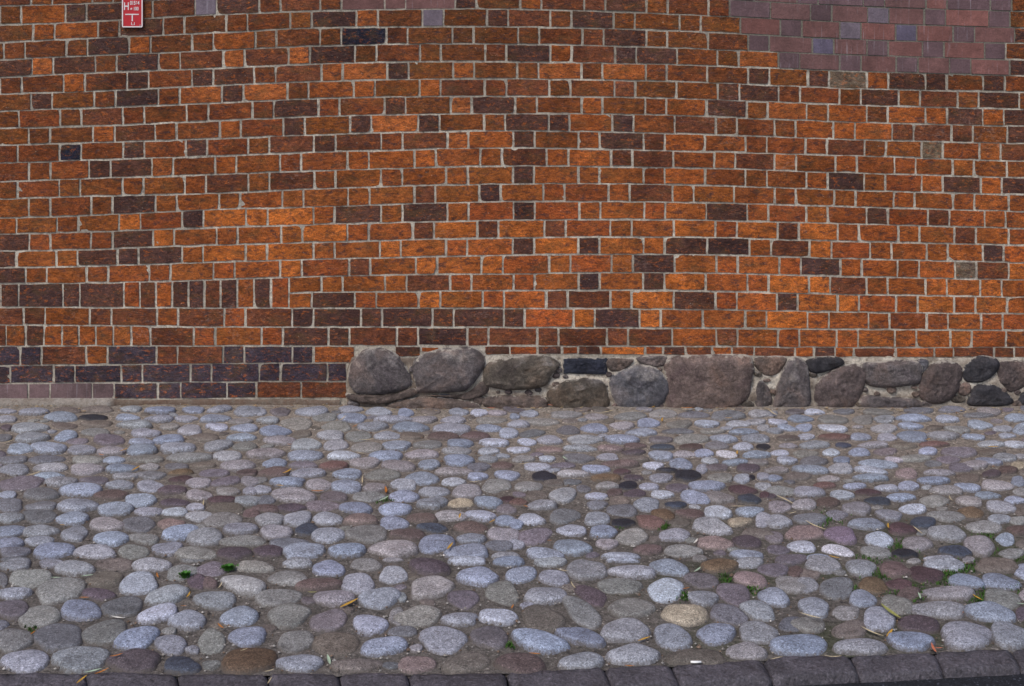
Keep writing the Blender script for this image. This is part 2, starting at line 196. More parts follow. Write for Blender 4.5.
def grid_faces(nx, ny, off=0, skip=None):
    fs = []
    for j in range(ny - 1):
        for i in range(nx - 1):
            if skip and skip(i, j): continue
            a = off + j * nx + i
            fs.append((a, a + nx, a + nx + 1, a + 1))
    return fs
# ---------------------------------------------------------------- node helper
class NT:
    def __init__(s, name):
        s.m = bpy.data.materials.new(name); s.m.use_nodes = True
        s.t = s.m.node_tree; s.n = s.t.nodes
        s.b = s.n['Principled BSDF']; s.pos = s.n.new('ShaderNodeNewGeometry').outputs['Position']
    def lk(s, a, b): s.t.links.new(a, b)
    def noise(s, scale, detail=4, rough=.6, dist=0, vec=None):
        n = s.n.new('ShaderNodeTexNoise'); n.inputs['Scale'].default_value = scale
        n.inputs['Detail'].default_value = detail; n.inputs['Roughness'].default_value = rough
        n.inputs['Distortion'].default_value = dist; s.lk(vec or s.pos, n.inputs['Vector']); return n.outputs['Fac']
    def voro(s, scale, feat='F1', out='Distance'):
        n = s.n.new('ShaderNodeTexVoronoi'); n.feature = feat; n.inputs['Scale'].default_value = scale
        s.lk(s.pos, n.inputs['Vector']); return n.outputs[out]
    def ramp(s, fac, stops, interp='LINEAR'):
        n = s.n.new('ShaderNodeValToRGB'); n.color_ramp.interpolation = interp
        e = n.color_ramp.elements
        while len(e) < len(stops): e.new(.5)
        for k, (p, c) in enumerate(stops):
            e[k].position = p; e[k].color = (c, c, c, 1) if isinstance(c, (int, float)) else (*c, 1)
        s.lk(fac, n.inputs['Fac']); return n.outputs['Color']
    def mix(s, a, b, fac=1.0, mode='MIX'):
        n = s.n.new('ShaderNodeMix'); n.data_type = 'RGBA'; n.blend_type = mode
        for v, k in ((fac, 0), (a, 6), (b, 7)):
            if hasattr(v, 'links') or hasattr(v, 'is_linked'): s.lk(v, n.inputs[k])
            elif k == 0: n.inputs[0].default_value = v
            else: n.inputs[k].default_value = (*v, 1) if not isinstance(v, (int, float)) else (v, v, v, 1)
        return n.outputs[2]
    def math(s, op, a, b=0.0):
        n = s.n.new('ShaderNodeMath'); n.operation = op
        for v, k in ((a, 0), (b, 1)):
            if hasattr(v, 'is_linked'): s.lk(v, n.inputs[k])
            else: n.inputs[k].default_value = v
        return n.outputs[0]
    def attr(s):
        n = s.n.new('ShaderNodeAttribute'); n.attribute_name = 'tone'; return n.outputs['Color'], n.outputs['Alpha']
    def sep(s, v):
        n = s.n.new('ShaderNodeSeparateXYZ'); s.lk(v, n.inputs[0]); return n.outputs
    def bump(s, h, strength, dist, prev=None):
        n = s.n.new('ShaderNodeBump'); n.inputs['Strength'].default_value = strength; n.inputs['Distance'].default_value = dist
        s.lk(h, n.inputs['Height'])
        if prev: s.lk(prev, n.inputs['Normal'])
        return n.outputs[0]
    def done(s, col, rough=.85, nrm=None, spec=.3):
        if hasattr(col, 'is_linked'): s.lk(col, s.b.inputs['Base Color'])
        else: s.b.inputs['Base Color'].default_value = (*col, 1)
        if hasattr(rough, 'is_linked'): s.lk(rough, s.b.inputs['Roughness'])
        else: s.b.inputs['Roughness'].default_value = rough
        s.b.inputs['Specular IOR Level'].default_value = spec
        if nrm: s.lk(nrm, s.b.inputs['Normal'])
        return s.m
# ---------------------------------------------------------------- materials
MORT = (.70, .635, .53)
def mat_brick():
    t = NT('old_brick'); c, al = t.attr()
    st = t.n.new('ShaderNodeMapping'); st.inputs['Scale'].default_value = (1, 1, 2.0); t.lk(t.pos, st.inputs[0]); P = st.outputs[0]
    n0 = t.noise(7, 3, .6, 0, P); n1 = t.noise(15, 6, .68, .4, P); n2 = t.noise(48, 6, .75, 0, P); n3 = t.noise(210, 4, .75); n4 = t.noise(19, 6, .72, .7, P); n5 = t.noise(24, 6, .75, .5, P)
    c = t.mix(c, t.ramp(n1, [(.30, .50), (.5, 1), (.70, 1.40)]), 1, 'MULTIPLY')
    c = t.mix(c, t.ramp(n2, [(.32, .55), (.5, 1), (.68, 1.40)]), 1, 'MULTIPLY')
    c = t.mix(c, (.075, .042, .042), t.ramp(n4, [(.50, 0), (.62, .80)]))                       # burnt skin
    c = t.mix(c, (.13, .075, .032), t.ramp(n0, [(.50, 0), (.66, .45)]))                       # brown weathering
    c = t.mix(c, (.50, .135, .030), t.ramp(n5, [(.55, 0), (.63, .62)]))                       # fresh spalls
    c = t.mix(c, t.ramp(n3, [(.32, .42), (.5, 1), (.68, 1.70)]), 1, 'MULTIPLY')
    e = t.math('ADD', al, t.math('MULTIPLY', t.math('SUBTRACT', n2, .5), 1.3))
    c = t.mix(c, MORT, t.ramp(e, [(1.03, 0), (1.18, .7)]))                                    # lime smeared over arrises
    c = t.mix(c, (.66, .60, .50), t.ramp(t.noise(85, 3, .6), [(.715, 0), (.745, .75)]))
    c = t.mix(c, t.ramp(t.noise(1.1, 5, .65, .3), [(.32, (.74, .72, .72)), (.5, (1, 1, 1)), (.68, (1.22, 1.2, 1.1))]), 1, 'MULTIPLY')
    c = t.mix(c, t.ramp(t.noise(4.2, 5, .7, .3), [(.34, (.70, .70, .74)), (.5, (1, 1, 1)), (.66, (1.16, 1.16, 1.12))]), 1, 'MULTIPLY')
    c = t.mix(c, (.34, .27, .23), t.ramp(t.math('MULTIPLY', t.noise(3.1, 6, .75, .5), t.ramp(n2, [(.35, .7), (.65, 1.15)])), [(.58, 0), (.80, .55)]))
    nn = t.bump(n3, .8, .004); nn = t.bump(n2, 1, .010, nn)
    return t.done(c, .9, nn, .2)
def mat_glazed():
    t = NT('smooth_repair_brick'); c, al = t.attr()
    n1 = t.noise(14, 4, .6); n2 = t.noise(90, 4, .6)
    sc_ = t.n.new('ShaderNodeMapping'); sc_.inputs['Scale'].default_value = (60, 1, 3); t.lk(t.pos, sc_.inputs[0])
    n3 = t.noise(1.2, 3, .6, 0, sc_.outputs[0])
    c = t.mix(c, t.ramp(n1, [(.3, .8), (.7, 1.2)]), 1, 'MULTIPLY')
    c = t.mix(c, t.ramp(n2, [(.3, .85), (.7, 1.15)]), 1, 'MULTIPLY')
    c = t.mix(c, (.55, .52, .58), t.ramp(n3, [(.60, 0), (.78, .45)]))
    c = t.mix(c, (.32, .29, .28), t.ramp(t.math('ADD', al, t.math('MULTIPLY', n2, .4)), [(1.0, 0), (1.2, .7)]))
    c = t.mix(c, t.ramp(t.noise(230, 3, .7), [(.3, .75), (.7, 1.28)]), 1, 'MULTIPLY'); c = t.mix(c, t.ramp(t.noise(3, 4, .6), [(.35, .78), (.65, 1.12)]), 1, 'MULTIPLY')
    return t.done(c, .75, t.bump(n2, .7, .004), .3)
def mat_mortar(name='lime_mortar', col=MORT, dirt=(.23, .20, .17)):
    t = NT(name); c, al = t.attr()
    n1 = t.noise(5, 5, .65); n2 = t.noise(70, 5, .7); n3 = t.noise(350, 3, .7)
    c = t.mix(c, dirt, t.ramp(n1, [(.36, .55), (.60, 0)]))
    c = t.mix(c, dirt, t.ramp(t.noise(22, 5, .7), [(.38, .8), (.50, 0)]))
    c = t.mix(c, t.ramp(n2, [(.3, .62), (.5, 1), (.7, 1.25)]), 1, 'MULTIPLY')
    c = t.mix(c, t.ramp(n3, [(.3, .78), (.7, 1.2)]), 1, 'MULTIPLY')
    return t.done(c, .95, t.bump(t.mix(n2, n3, .4), 1, .008), .15)
def mat_stone(name, speck=240, contrast=1.0, bump=.5, soil_shade=.35):
    t = NT(name); c, al = t.attr()
    n1 = t.noise(9, 4, .6); n2 = t.noise(55, 5, .7); n3 = t.noise(speck, 3, .75); v = t.voro(speck * .9, 'F1', 'Color')
    vs = t.sep(v)[0]
    c = t.mix(c, t.ramp(n1, [(.3, .80), (.7, 1.18)]), 1, 'MULTIPLY')
    c = t.mix(c, t.ramp(n2, [(.3, .72), (.5, 1), (.7, 1.25)]), 1, 'MULTIPLY')
    c = t.mix(c, t.ramp(n3, [(.34, 1 - .45 * contrast), (.5, 1), (.66, 1 + .45 * contrast)]), 1, 'MULTIPLY')
    c = t.mix(c, t.ramp(vs, [(.0, 1 - .5 * contrast), (.25, .95), (.8, 1.05), (1, 1 + .6 * contrast)]), 1, 'MULTIPLY')
    # soil caught on the low skirts of the stone, darkened to paint in their shade
    c = t.mix(c, t.mix(c, (.38, .34, .32), 1, 'MULTIPLY'), t.ramp(t.noise(19, 6, .75, .8), [(.52, 0), (.66, .55)]))
    c = t.mix(c, (.095, .080, .070), t.ramp(t.math('ADD', al, t.math('MULTIPLY', t.math('SUBTRACT', n2, .5), .9)), [(.62, 0), (.95, soil_shade * 2)]))
    nn = t.bump(n3, bump, .0025); nn = t.bump(n2, bump, .006, nn)
    return t.done(c, t.ramp(n2, [(.3, .55), (.7, .82)]), nn, .4)
def mat_rubble():
    t = NT('field_stone'); c, al = t.attr()
    n0 = t.noise(5, 5, .65, .6); n1 = t.noise(16, 7, .75, .5); n2 = t.noise(60, 6, .8); n3 = t.noise(190, 4, .8)
    c = t.mix(c, t.ramp(n0, [(.3, (.70, .66, .72)), (.5, (1, 1, 1)), (.7, (1.45, 1.25, 1.12))]), 1, 'MULTIPLY')
    c = t.mix(c, t.ramp(n1, [(.3, .55), (.5, 1), (.7, 1.5)]), 1, 'MULTIPLY')
    c = t.mix(c, t.ramp(n2, [(.32, .58), (.5, 1), (.68, 1.5)]), 1, 'MULTIPLY')
    c = t.mix(c, t.ramp(n3, [(.32, .6), (.5, 1), (.68, 1.5)]), 1, 'MULTIPLY')
    c = t.mix(c, (.36, .33, .31), t.ramp(t.noise(22, 7, .8, 1.2), [(.60, 0), (.70, .55)]))
    c = t.mix(c, (.50, .46, .40), t.ramp(t.math('ADD', al, t.math('MULTIPLY', t.math('SUBTRACT', n1, .5), 2.2)), [(.55, 0), (.72, .85)]))
    nn = t.bump(n3, .7, .005); nn = t.bump(n2, .8, .012, nn); nn = t.bump(n1, .7, .03, nn)
    return t.done(c, .8, nn, .35)
def mat_soil():
    t = NT('sandy_soil'); x, y, z = t.sep(t.pos)
    n1 = t.noise(1.6, 4, .6); n2 = t.noise(28, 6, .7); n3 = t.noise(210, 4, .75); v = t.sep(t.voro(120, 'F1', 'Color'))[0]
    c = t.ramp(n1, [(.35, (.150, .134, .124)), (.65, (.215, .192, .176))])
    # paler near the wall
    c = t.mix(c, (.42, .365, .31), t.ramp(t.math('MULTIPLY', t.math('ADD', y, 1.9), .55), [(0, 0), (.95, .75)]))
    c = t.mix(c, t.ramp(n2, [(.3, .5), (.5, 1), (.7, 1.35)]), 1, 'MULTIPLY')
    c = t.mix(c, t.ramp(n3, [(.3, .55), (.5, 1), (.72, 1.6)]), 1, 'MULTIPLY')
    c = t.mix(c, t.ramp(v, [(0, .7), (.7, 1), (.97, 1.1), (1, 2.2)]), 1, 'MULTIPLY')
    # moss in the joints, mostly on the right near the kerb
    mx = t.ramp(t.math('MULTIPLY', t.math('ADD', x, .2), .35), [(0, 0), (.9, 1)])
    my = t.ramp(t.math('MULTIPLY', t.math('ADD', y, 1.6), -.8), [(0, 0), (.6, 1)])
    g = t.mix(t.mix(mx, my, 1, 'MULTIPLY'), t.ramp(t.noise(3.4, 5, .7), [(.46, 0), (.60, 1)]), 1, 'MULTIPLY')
    c = t.mix(c, t.ramp(n3, [(.3, (.022, .032, .008)), (.7, (.055, .085, .02))]), t.mix(g, 0.85, 1, 'MULTIPLY'))
    nn = t.bump(n3, 1, .006); nn = t.bump(n2, .9, .02, nn)
    return t.done(c, .95, nn, .15)
def mat_plain(name, col, rough=.6, var=.25, scale=60, bump=.2, spec=.3):
    t = NT(name); n = t.noise(scale, 5, .65)
    c = t.mix(col, t.ramp(n, [(.3, 1 - var), (.7, 1 + var)]), 1, 'MULTIPLY')
    return t.done(c, rough, t.bump(n, bump, .003), spec)
def mat_asphalt():
    t = NT('asphalt'); n = t.noise(260, 4, .7); v = t.sep(t.voro(170, 'F1', 'Color'))[0]
    c = t.mix((.018, .019, .025), t.ramp(v, [(0, .5), (.8, 1.2), (.96, 2), (1, 6)]), 1, 'MULTIPLY')
    return t.done(c, .85, t.bump(n, 1, .006), .3)
M_brick = mat_brick(); M_glaze = mat_glazed(); M_mort = mat_mortar(); M_fmort = mat_mortar('footing_mortar', dirt=(.20, .165, .135))
M_cob = mat_stone('granite_cobble', 210, .95, .8, .5); M_rub = mat_rubble()
M_kerb = mat_stone('granite_kerb', 120, .75, 1.6, .3)
M_soil = mat_soil(); M_asph = mat_asphalt()
# ---------------------------------------------------------------- the wall
import bisect
def interp(xs, ys, x):
    if x <= xs[0]: return ys[0]
    if x >= xs[-1]: return ys[-1]
    k = bisect.bisect_right(xs, x) - 1
    # smooth (Catmull-Rom) so that courses have no kinks
    x0, x1 = xs[k], xs[k + 1]; t = (x - x0) / (x1 - x0)
    y0, y1 = ys[k], ys[k + 1]
    m0 = (ys[k + 1] - ys[k - 1]) / (xs[k + 1] - xs[k - 1]) if k > 0 else (y1 - y0) / (x1 - x0)
    m1 = (ys[k + 2] - ys[k]) / (xs[k + 2] - xs[k]) if k + 2 < len(xs) else (y1 - y0) / (x1 - x0)
    h = x1 - x0
    return (2*t**3 - 3*t*t + 1) * y0 + (t**3 - 2*t*t + t) * h * m0 + (-2*t**3 + 3*t*t) * y1 + (t**3 - t*t) * h * m1
TOPROWS = 22
def line(i, x):
    if i < 0: return interp(XS, LINES[0], x) + i * 17.3
    return interp(XS, LINES[i], x)
XL, XR = -520, 1540
def joints_for(r):
    """brick boundaries of course r, Flemish bond"""
    hs = list(HEADERS.get(r, []))
    if not hs:
        base = 8 if (r % 2 == 0) else 40
        hs = [base + k * 64 + R.uniform(-2, 2) for k in range(17)]
        if r in (20,): pass
    first, last = hs[0], hs[-1]
    lo, hi = XL, XR
    if r in (16, 17): lo = 289
    x = first
    if lo == XL:
        while x > lo: x -= 63 + R.uniform(-2, 2); hs.insert(0, x)
    x = last
    if r not in (20, 21):
        while x < hi: x += 60.5 + R.uniform(-2, 2); hs.append(x)
    j = []
    for a, b in zip(hs, hs[1:]):
        if b - a < 30: j.append((a + b) / 2); continue
        s, e = a + 10.6, b - 10.6
        n = max(1, round((e - s) / 42))
        for q in range(n + 1): j.append(s + (e - s) * q / n)
    if r in (16, 17):
        s, e = lo, hs[0] - 10.6
        j = [s] + ([e] if e - s > 8 else []) + j
    if r == 20: j = [q for q in j if q < 335] + [hs[-1] + 10.6, 355]
    if r == 21: j = [q for q in j if q < 335] + [347]
    return sorted(set(j))
# tone of individual bricks
tone_pts = []
for (ox, oy), s, d in TONES:
    for k, st in d.items():
        for p in st.split(';'):
            a, b = p.split(); tone_pts.append((ox + float(a) / s, oy + float(b) / s, k))
def in_patch(x, y):     # smooth purple repair, top right
    L = [(6, 704), (20, 730), (39, 738), (55, 747), (72, 777)]
    if y > 76: return False
    for lim, xs_ in ((8, 766), (24, 728), (40, 737), (56, 746), (99, 777)):
        pass
    rowlim = 728
    yy = y - interp([700, 850, 1016], [0, 6.0, 11.5], x)
    if yy < -1: rowlim = 728
    elif yy < 16.5: rowlim = 728
    elif yy < 33: rowlim = 736
    elif yy < 49: rowlim = 745
    elif yy < 66: rowlim = 776
    else: return False
    right = 1022 if yy < 16.5 else (1018 if yy < 33 else (1006 if yy < 49 else 1013))
    if yy < -1: right = 1022
    return rowlim < x < right and yy > -60
def brick_tone(x, y, x0, x1, y0, y1):
    for a, b, k in tone_pts:
        if x0 <= a <= x1 and y0 <= b <= y1: return k
    if in_patch(x, y): return 'Q' if (x1 - x0 < 28 and R.random() < .75) or R.random() < .08 else 'P'
    r = R.random()
    if 0 <= x <= 1024 and 0 <= y: return 'M' if r < .05 else ('b' if r < .13 else 'n')
    return 'D' if r < .14 else ('M' if r < .24 else ('b' if r < .34 else 'n'))
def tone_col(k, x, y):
    warm = min(1, max(0, (y - 50) / 200))           # wall's brightness gradient put into the brick colour: browner above, orange lower down
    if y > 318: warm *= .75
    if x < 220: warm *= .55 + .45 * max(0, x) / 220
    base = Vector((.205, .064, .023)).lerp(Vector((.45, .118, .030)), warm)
    j = lambda v, s: Vector(v) * (1 + R.uniform(-s, s))
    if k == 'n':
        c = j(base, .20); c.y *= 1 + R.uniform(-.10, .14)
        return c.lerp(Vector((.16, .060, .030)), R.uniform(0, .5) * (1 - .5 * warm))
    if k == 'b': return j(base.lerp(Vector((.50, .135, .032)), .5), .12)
    if k == 'B': return j((.58, .165, .036) if y > 200 else (.46, .135, .040), .12)
    if k == 'M': return j((.185, .063, .033), .2)
    if k == 'D' and x < 350 and y > 343: return j((.062, .048, .066), .2)
    if k == 'P' and y > 300: return j((.150, .098, .102), .12)
    if k == 'D': return j((.090, .047, .043), .2).lerp(Vector((.17, .064, .032)), R.uniform(0, .5))
    if k == 'K': return j((.024, .027, .050), .15)
    if k == 'G': return j((.19, .14, .10), .1)
    if k == 'V': return j((.17, .135, .165), .1)
    if k == 'L': return j((.125, .105, .155), .1)
    if k == 'Q': return j((.135, .082, .090), .18)
    return j((.215, .092, .080), .18).lerp(Vector((.150, .088, .088)), R.uniform(0, .75))
def add_brick(V, Fc, C, x0, x1, lt, lb, k, fine=True, thick=None, glaze=False):
    xc = (x0 + x1) / 2; yt, yb = lt(xc), lb(xc)
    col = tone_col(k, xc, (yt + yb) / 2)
    g = .85 if glaze else 1.12
    ga, gb, gc, gd = (g + R.uniform(-.3, .4) for _ in range(4)); gc -= .26; gd -= .30
    step = 3.6 if fine else 13
    nx = max(3, int((x1 - x0) / step) + 1); ny = 6 if fine else 3
    out = (.0045 if glaze else .0055) + R.uniform(-.0015, .0025)
    tx, tz = R.uniform(-.0015, .0015), R.uniform(-.001, .001)
    rough = .0004 if glaze else .0024
    off = len(V); seed = R.uniform(0, 900)
    us = [i / (nx - 1) for i in range(nx)]
    vs = [i / (ny - 1) for i in range(ny)]
    NX, NY = len(us), len(vs)
    wob = .15 if glaze else .55
    chip = [0 if R.random() > .045 or glaze else R.uniform(.6, 1.6) for _ in range(4)]
    w_ = x1 - x0
    for jv, v in enumerate(vs):
        for iu, u in enumerate(us):
            skirt = False
            uu, vv = min(1, max(0, u)), min(1, max(0, v))
            x = x0 + ga + (w_ - ga - gb) * uu
            ty, by = lt(x) + gc, lb(x) - gd
            y = ty + (by - ty) * vv
            nz = noise.noise_vector(Vector((x * .16, y * .16, seed)))
            edge = min(uu, 1 - uu) * w_ ; edgev = min(vv, 1 - vv) * (by - ty)
            if fine:
                nw = noise.noise(Vector((x * .05, y * .3, 77)))
                x += nz.x * wob; y += nz.y * wob * .8 + nw * wob * .9
                for q, (cu, cv) in enumerate(((0, 0), (1, 0), (0, 1), (1, 1))):
                    if chip[q]:
                        dd = math.hypot((uu - cu) * w_, (vv - cv) * (by - ty))
                        if dd < 5: x += (1 if cu == 0 else -1) * chip[q] * (1 - dd / 5); y += (1 if cv == 0 else -1) * chip[q] * .7 * (1 - dd / 5)
            e = min(edge, edgev)
            o = out + tx * (uu * 2 - 1) + tz * (vv * 2 - 1) + rough * noise.fractal(Vector((x * .16, y * .16, seed)), .9, 2.1, 3)
            if e < .5 and not glaze: o -= .0006 + .0012 * abs(nz.z)
            if skirt: o = -.02
            V.append(wall(x, y, o)); C.append((*col, 1.0 if skirt else max(0, 1 - e / 3.0)))
    Fc += grid_faces(NX, NY, off)
    rim = [i for i in range(NX)] + [j * NX + NX - 1 for j in range(1, NY)] + [(NY - 1) * NX + i for i in range(NX - 2, -1, -1)] + [j * NX for j in range(NY - 2, 0, -1)]
    o2 = len(V); L_ = len(rim)
    for back in (0, 1):
        for i in rim:
            p = V[off + i].copy()
            if back: p.y = .02
            V.append(p); C.append((*(col * .8), .9))
    for i in range(L_): Fc.append((o2 + i, o2 + (i + 1) % L_, o2 + L_ + (i + 1) % L_, o2 + L_ + i))
def build_courses():
    A = ([], [], []); P = ([], [], [])
    def put(x0, x1, lt, lb, thick=None):
        xc = (x0 + x1) / 2; y0, y1 = lt(xc), lb(xc); yc = (y0 + y1) / 2
        k = brick_tone(xc, yc, x0, x1, y0, y1)
        fine = -60 < xc < 1090 and yc > -40
        gl = k in 'PVLQ'
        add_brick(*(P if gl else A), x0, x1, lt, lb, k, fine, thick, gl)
    for r in range(-TOPROWS, 22):
        lt = lambda x, r=r: line(r, x); lb = lambda x, r=r: line(r + 1, x)
        js = joints_for(r)
        for a, b in zip(js, js[1:]):
            if b > XL and a < XR and b - a > 7: put(max(a, XL), min(b, XR), lt, lb)
    # tall course of larger bricks and bricks on end, left
    j = [-500,-458,-440,-398,-380,-338,-320,-278,-258,-216,-198,-156,-138,-96,-78,-36,-18, 1,18.7,63,80,124,140,156,172,188.5,204.5,220.5,237,254,271,289]
    for a, b in zip(j, j[1:]): put(a, b, lambda x: line(16, x), lambda x: line(18, x))
    # lowest course, left
    j = [-500,-455,-432,-388,-365,-320,-298,-254,-232,-188,-166,-122,-100,-56,-34, 28.4-.2,50,92.5,114.5,158,181,227,256.5,301,347]
    j[15] = 28.4
    for a, b in zip(j, j[1:]): put(a, b, lambda x: line(22, x), lambda x: line(23, x))
    # thin split course under the wall on top of the rubble
    j = [395,421,440]
    for a, b in zip(j, j[1:]): put(a, b, lambda x: 346.3, lambda x: 357 if x < 420 else 352.5)
    j = [484,510,537.5,562,578,601,645,663,685,712,731.5,754,795,814,835,853.5,896,934,953,994,1014,1050,1075,1110,1130,1170,1195,1240,1265,1305,1330,1370,1395,1440,1460,1500,1530]
    for a, b in zip(j, j[1:]):
        put(a, b, lambda x: line(20, x) - .3, lambda x: interp([0, 480, 660, 850, 1016], [355, 354.6, 354.8, 357.2, 357.4], x))
    j = [347, 354.5]
    return A, P
root = empty('brick_wall', (0, 0, 0))
tag(root, 'old orange brick wall with dark burnt bricks, standing on a low rubble stone footing', 'wall')
A, P = build_courses()
mesh_obj('brickwork', *A[:2], M_brick, root, A[2])
o = mesh_obj('repair_patch', *P[:2], M_glaze, root, P[2]); o['label'] = 'smooth purplish repair bricks let into the old orange brickwork'
# mortar face with a solid body behind it
def mortar_sheet():
    V, C, Fc = [], [], []
    x0, x1, y0, y1 = XL - 8, XR + 8, -TOPROWS * 17.3 - 10, 412
    xs = []; x = x0
    while x < x1:
        xs.append(x); x += 3.2 if -20 < x < 1050 else 20
    xs.append(x1)
    ys = []; y = y0
    while y < y1:
        ys.append(y); y += 2.8 if y > -12 else 18
    ys.append(y1)
    for y in ys:
        for x in xs:
            n = noise.fractal(Vector((x * .09, y * .16, 3)), .9, 2.1, 3)
            n2 = noise.noise(Vector((x * .012, y * .02, 9)))
            o = .0012 + .0016 * n + .0006 * n2
            c = Vector(MORT)
            c = c.lerp(Vector((.33, .29, .235)), max(0, min(1, .7 * n2 + .15 + .45 * max(0, 1 - y / 140) + .2 * (y > 330))))
            if in_patch(x, y): c = Vector((.21, .20, .165))
            V.append(wall(x, y, o)); C.append((*c, 0))
    nx = len(xs)
    Fc = grid_faces(nx, len(ys))
    off = len(V)                                     # body of the wall, 0.5 m thick
    for p, q in ((x0, y0), (x1, y0), (x1, y1), (x0, y1)):
        for dy in (-.004, -.5):
            V.append(wall(p, q, dy)); C.append((*MORT, 0))
    a = lambda k, b: off + 2 * (k % 4) + b
    for k in range(4): Fc.append((a(k, 0), a(k, 1), a(k + 1, 1), a(k + 1, 0)))
    Fc.append((a(0, 1), a(3, 1), a(2, 1), a(1, 1)))
    return V, Fc, C
V, Fc, C = mortar_sheet(); mesh_obj('mortar', V, Fc, M_mort, root, C)
# footing mortar between the rubble
def footing_mortar():
    V, C = [], []
    xs = [347 + 2.6 * i for i in range(int((XR - 347) / 2.6) + 1)]; ny = 22
    for jv in range(ny):
        v = jv / (ny - 1)
        for x in xs:
            top = (interp([347, 352, 395, 400, 440, 442, 484, 486, 1540], [370, 357, 350, 357.5, 353.5, 348.5, 348.5, 355.6, 358], x))
            y = top + (411 - top) * v
            n = noise.fractal(Vector((x * .06, y * .09, 5)), .8, 2.1, 4)
            o = .004 + .03 * min(1, v * 2.2) + .016 * n + .006 * noise.noise(Vector((x * .4, y * .4, 2))) + .016 * max(0, v - .75) * 4
            if x < 352: o *= max(0, (x - 347) / 5)
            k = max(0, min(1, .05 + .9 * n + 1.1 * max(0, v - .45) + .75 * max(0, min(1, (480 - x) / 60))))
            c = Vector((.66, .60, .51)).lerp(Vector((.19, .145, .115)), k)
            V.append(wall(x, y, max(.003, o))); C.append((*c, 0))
    return V, grid_faces(len(xs), ny), C
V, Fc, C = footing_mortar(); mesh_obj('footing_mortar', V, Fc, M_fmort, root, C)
# rubble stones of the footing, each a part
def catmull(pts, n):
    out = []; L = len(pts)
    for i in range(L):
        p0, p1, p2, p3 = pts[i - 1], pts[i], pts[(i + 1) % L], pts[(i + 2) % L]
        for q in range(n):
            t = q / n
            out.append(.5 * ((2 * p1) + (p2 - p0) * t + (2*p0 - 5*p1 + 4*p2 - p3) * t*t + (3*p1 - p0 - 3*p2 + p3) * t**3))
    return out
RT = {'a': (.125, .108, .108), 'b': (.118, .092, .088), 'c': (.125, .122, .135), 'd': (.048, .046, .053), 'e': (.105, .088, .072), 'f': (.14, .108, .094), 'g': (.165, .122, .108), 'K': (.028, .032, .048)}
RL = {'a': None, 'd': 'nearly black field stone in the footing', 'K': 'blue black glazed block in the footing', 'g': 'pinkish brown field stone in the footing', 'c': 'blue grey field stone in the footing'}
def rubble(poly, tone, idx):
    pts = [Vector((a, b)) for a, b in poly]
    squareish = tone == 'K'
    out = catmull(pts, 6) if not squareish else [pts[i].lerp(pts[(i + 1) % 4], q / 8) for i in range(4) for q in range(8)]
    c = sum(out, Vector((0, 0))) / len(out)
    size = math.sqrt(sum((p - c).length_squared for p in out) / len(out))
    hgt = min(.06, max(.022, size / S * .30)) * (1 if not squareish else .5)
    out = [c + (p - c) * 1.085 for p in out]
    V, C, Fc = [], [], []; nr = 16; N = len(out); seed = idx * 7.3
    base = Vector(RT[tone]) * R.uniform(.88, 1.15)
    low = max(0, min(1, (c.y - 375) / 25))
    for k in range(nr + 1):
        r = k / nr
        for p in out:
            q = c + (p - c) * (1 - (1 - r) ** 1.0)
            d = (p - c).normalized()
            q2 = q + d * (.9 * noise.noise(Vector((q.x * .12, q.y * .12, seed)))) * r
            prof = (1 - r ** 5.5) ** .7
            n = noise.fractal(Vector((q.x * .055, q.y * .055, seed)), .75, 2.2, 5)
            fac = noise.noise(Vector((q.x * .03, q.y * .03, seed + 4))); n = n * .6 + .5 * (abs(noise.noise(Vector((q.x * .07, q.y * .07, seed + 9)))) - .2)
            o = .018 + .014 * low + hgt * prof * (1 + .25 * fac) + .019 * n * (1 - .5 * r) + .006 * noise.noise(Vector((q.x * .35, q.y * .35, seed)))
            if r == 1: o = -.01
            col = base * (1 + .35 * n)
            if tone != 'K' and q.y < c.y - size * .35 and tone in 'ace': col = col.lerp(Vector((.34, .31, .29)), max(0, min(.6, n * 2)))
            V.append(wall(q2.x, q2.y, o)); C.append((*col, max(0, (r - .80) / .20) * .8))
    for k in range(nr):
        for i in range(N):
            a, b = k * N + i, k * N + (i + 1) % N
            Fc.append((a, b, b + N, a + N))
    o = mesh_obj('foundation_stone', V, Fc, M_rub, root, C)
    if RL.get(tone): o['label'] = RL[tone]
idx = 0; rub_px = []
for (ox, oy), s, L in RUB:
    for st, tone in L:
        poly = [(ox + float(p.split(',')[0]) / s, oy + float(p.split(',')[1]) / s) for p in st.split()]
        rubble(poly, tone, idx); idx += 1
x = 1062
while x < XR - 30:
    w = R.uniform(34, 70); t = R.choice('abefcd')
    poly = [(x + w * (.5 + .47 * math.cos(a)) + R.uniform(-2, 2), 382 + 22 * math.sin(a) + R.uniform(-2, 2)) for a in [q * math.pi / 4 for q in range(8)]]
    rubble(poly, t, idx); idx += 1; x += w + 3
allpoly = []
for (ox, oy), s_, L in RUB:
    for st, tone in L: allpoly.append([(ox + float(p.split(',')[0]) / s_, oy + float(p.split(',')[1]) / s_) for p in st.split()])
def inside(x, y, poly):
    c = False
    for i in range(len(poly)):
        (x1, y1), (x2, y2) = poly[i - 1], poly[i]
        if (y1 > y) != (y2 > y) and x < (x2 - x1) * (y - y1) / (y2 - y1) + x1: c = not c
    return c
made = 0; tries = 0; chips = []
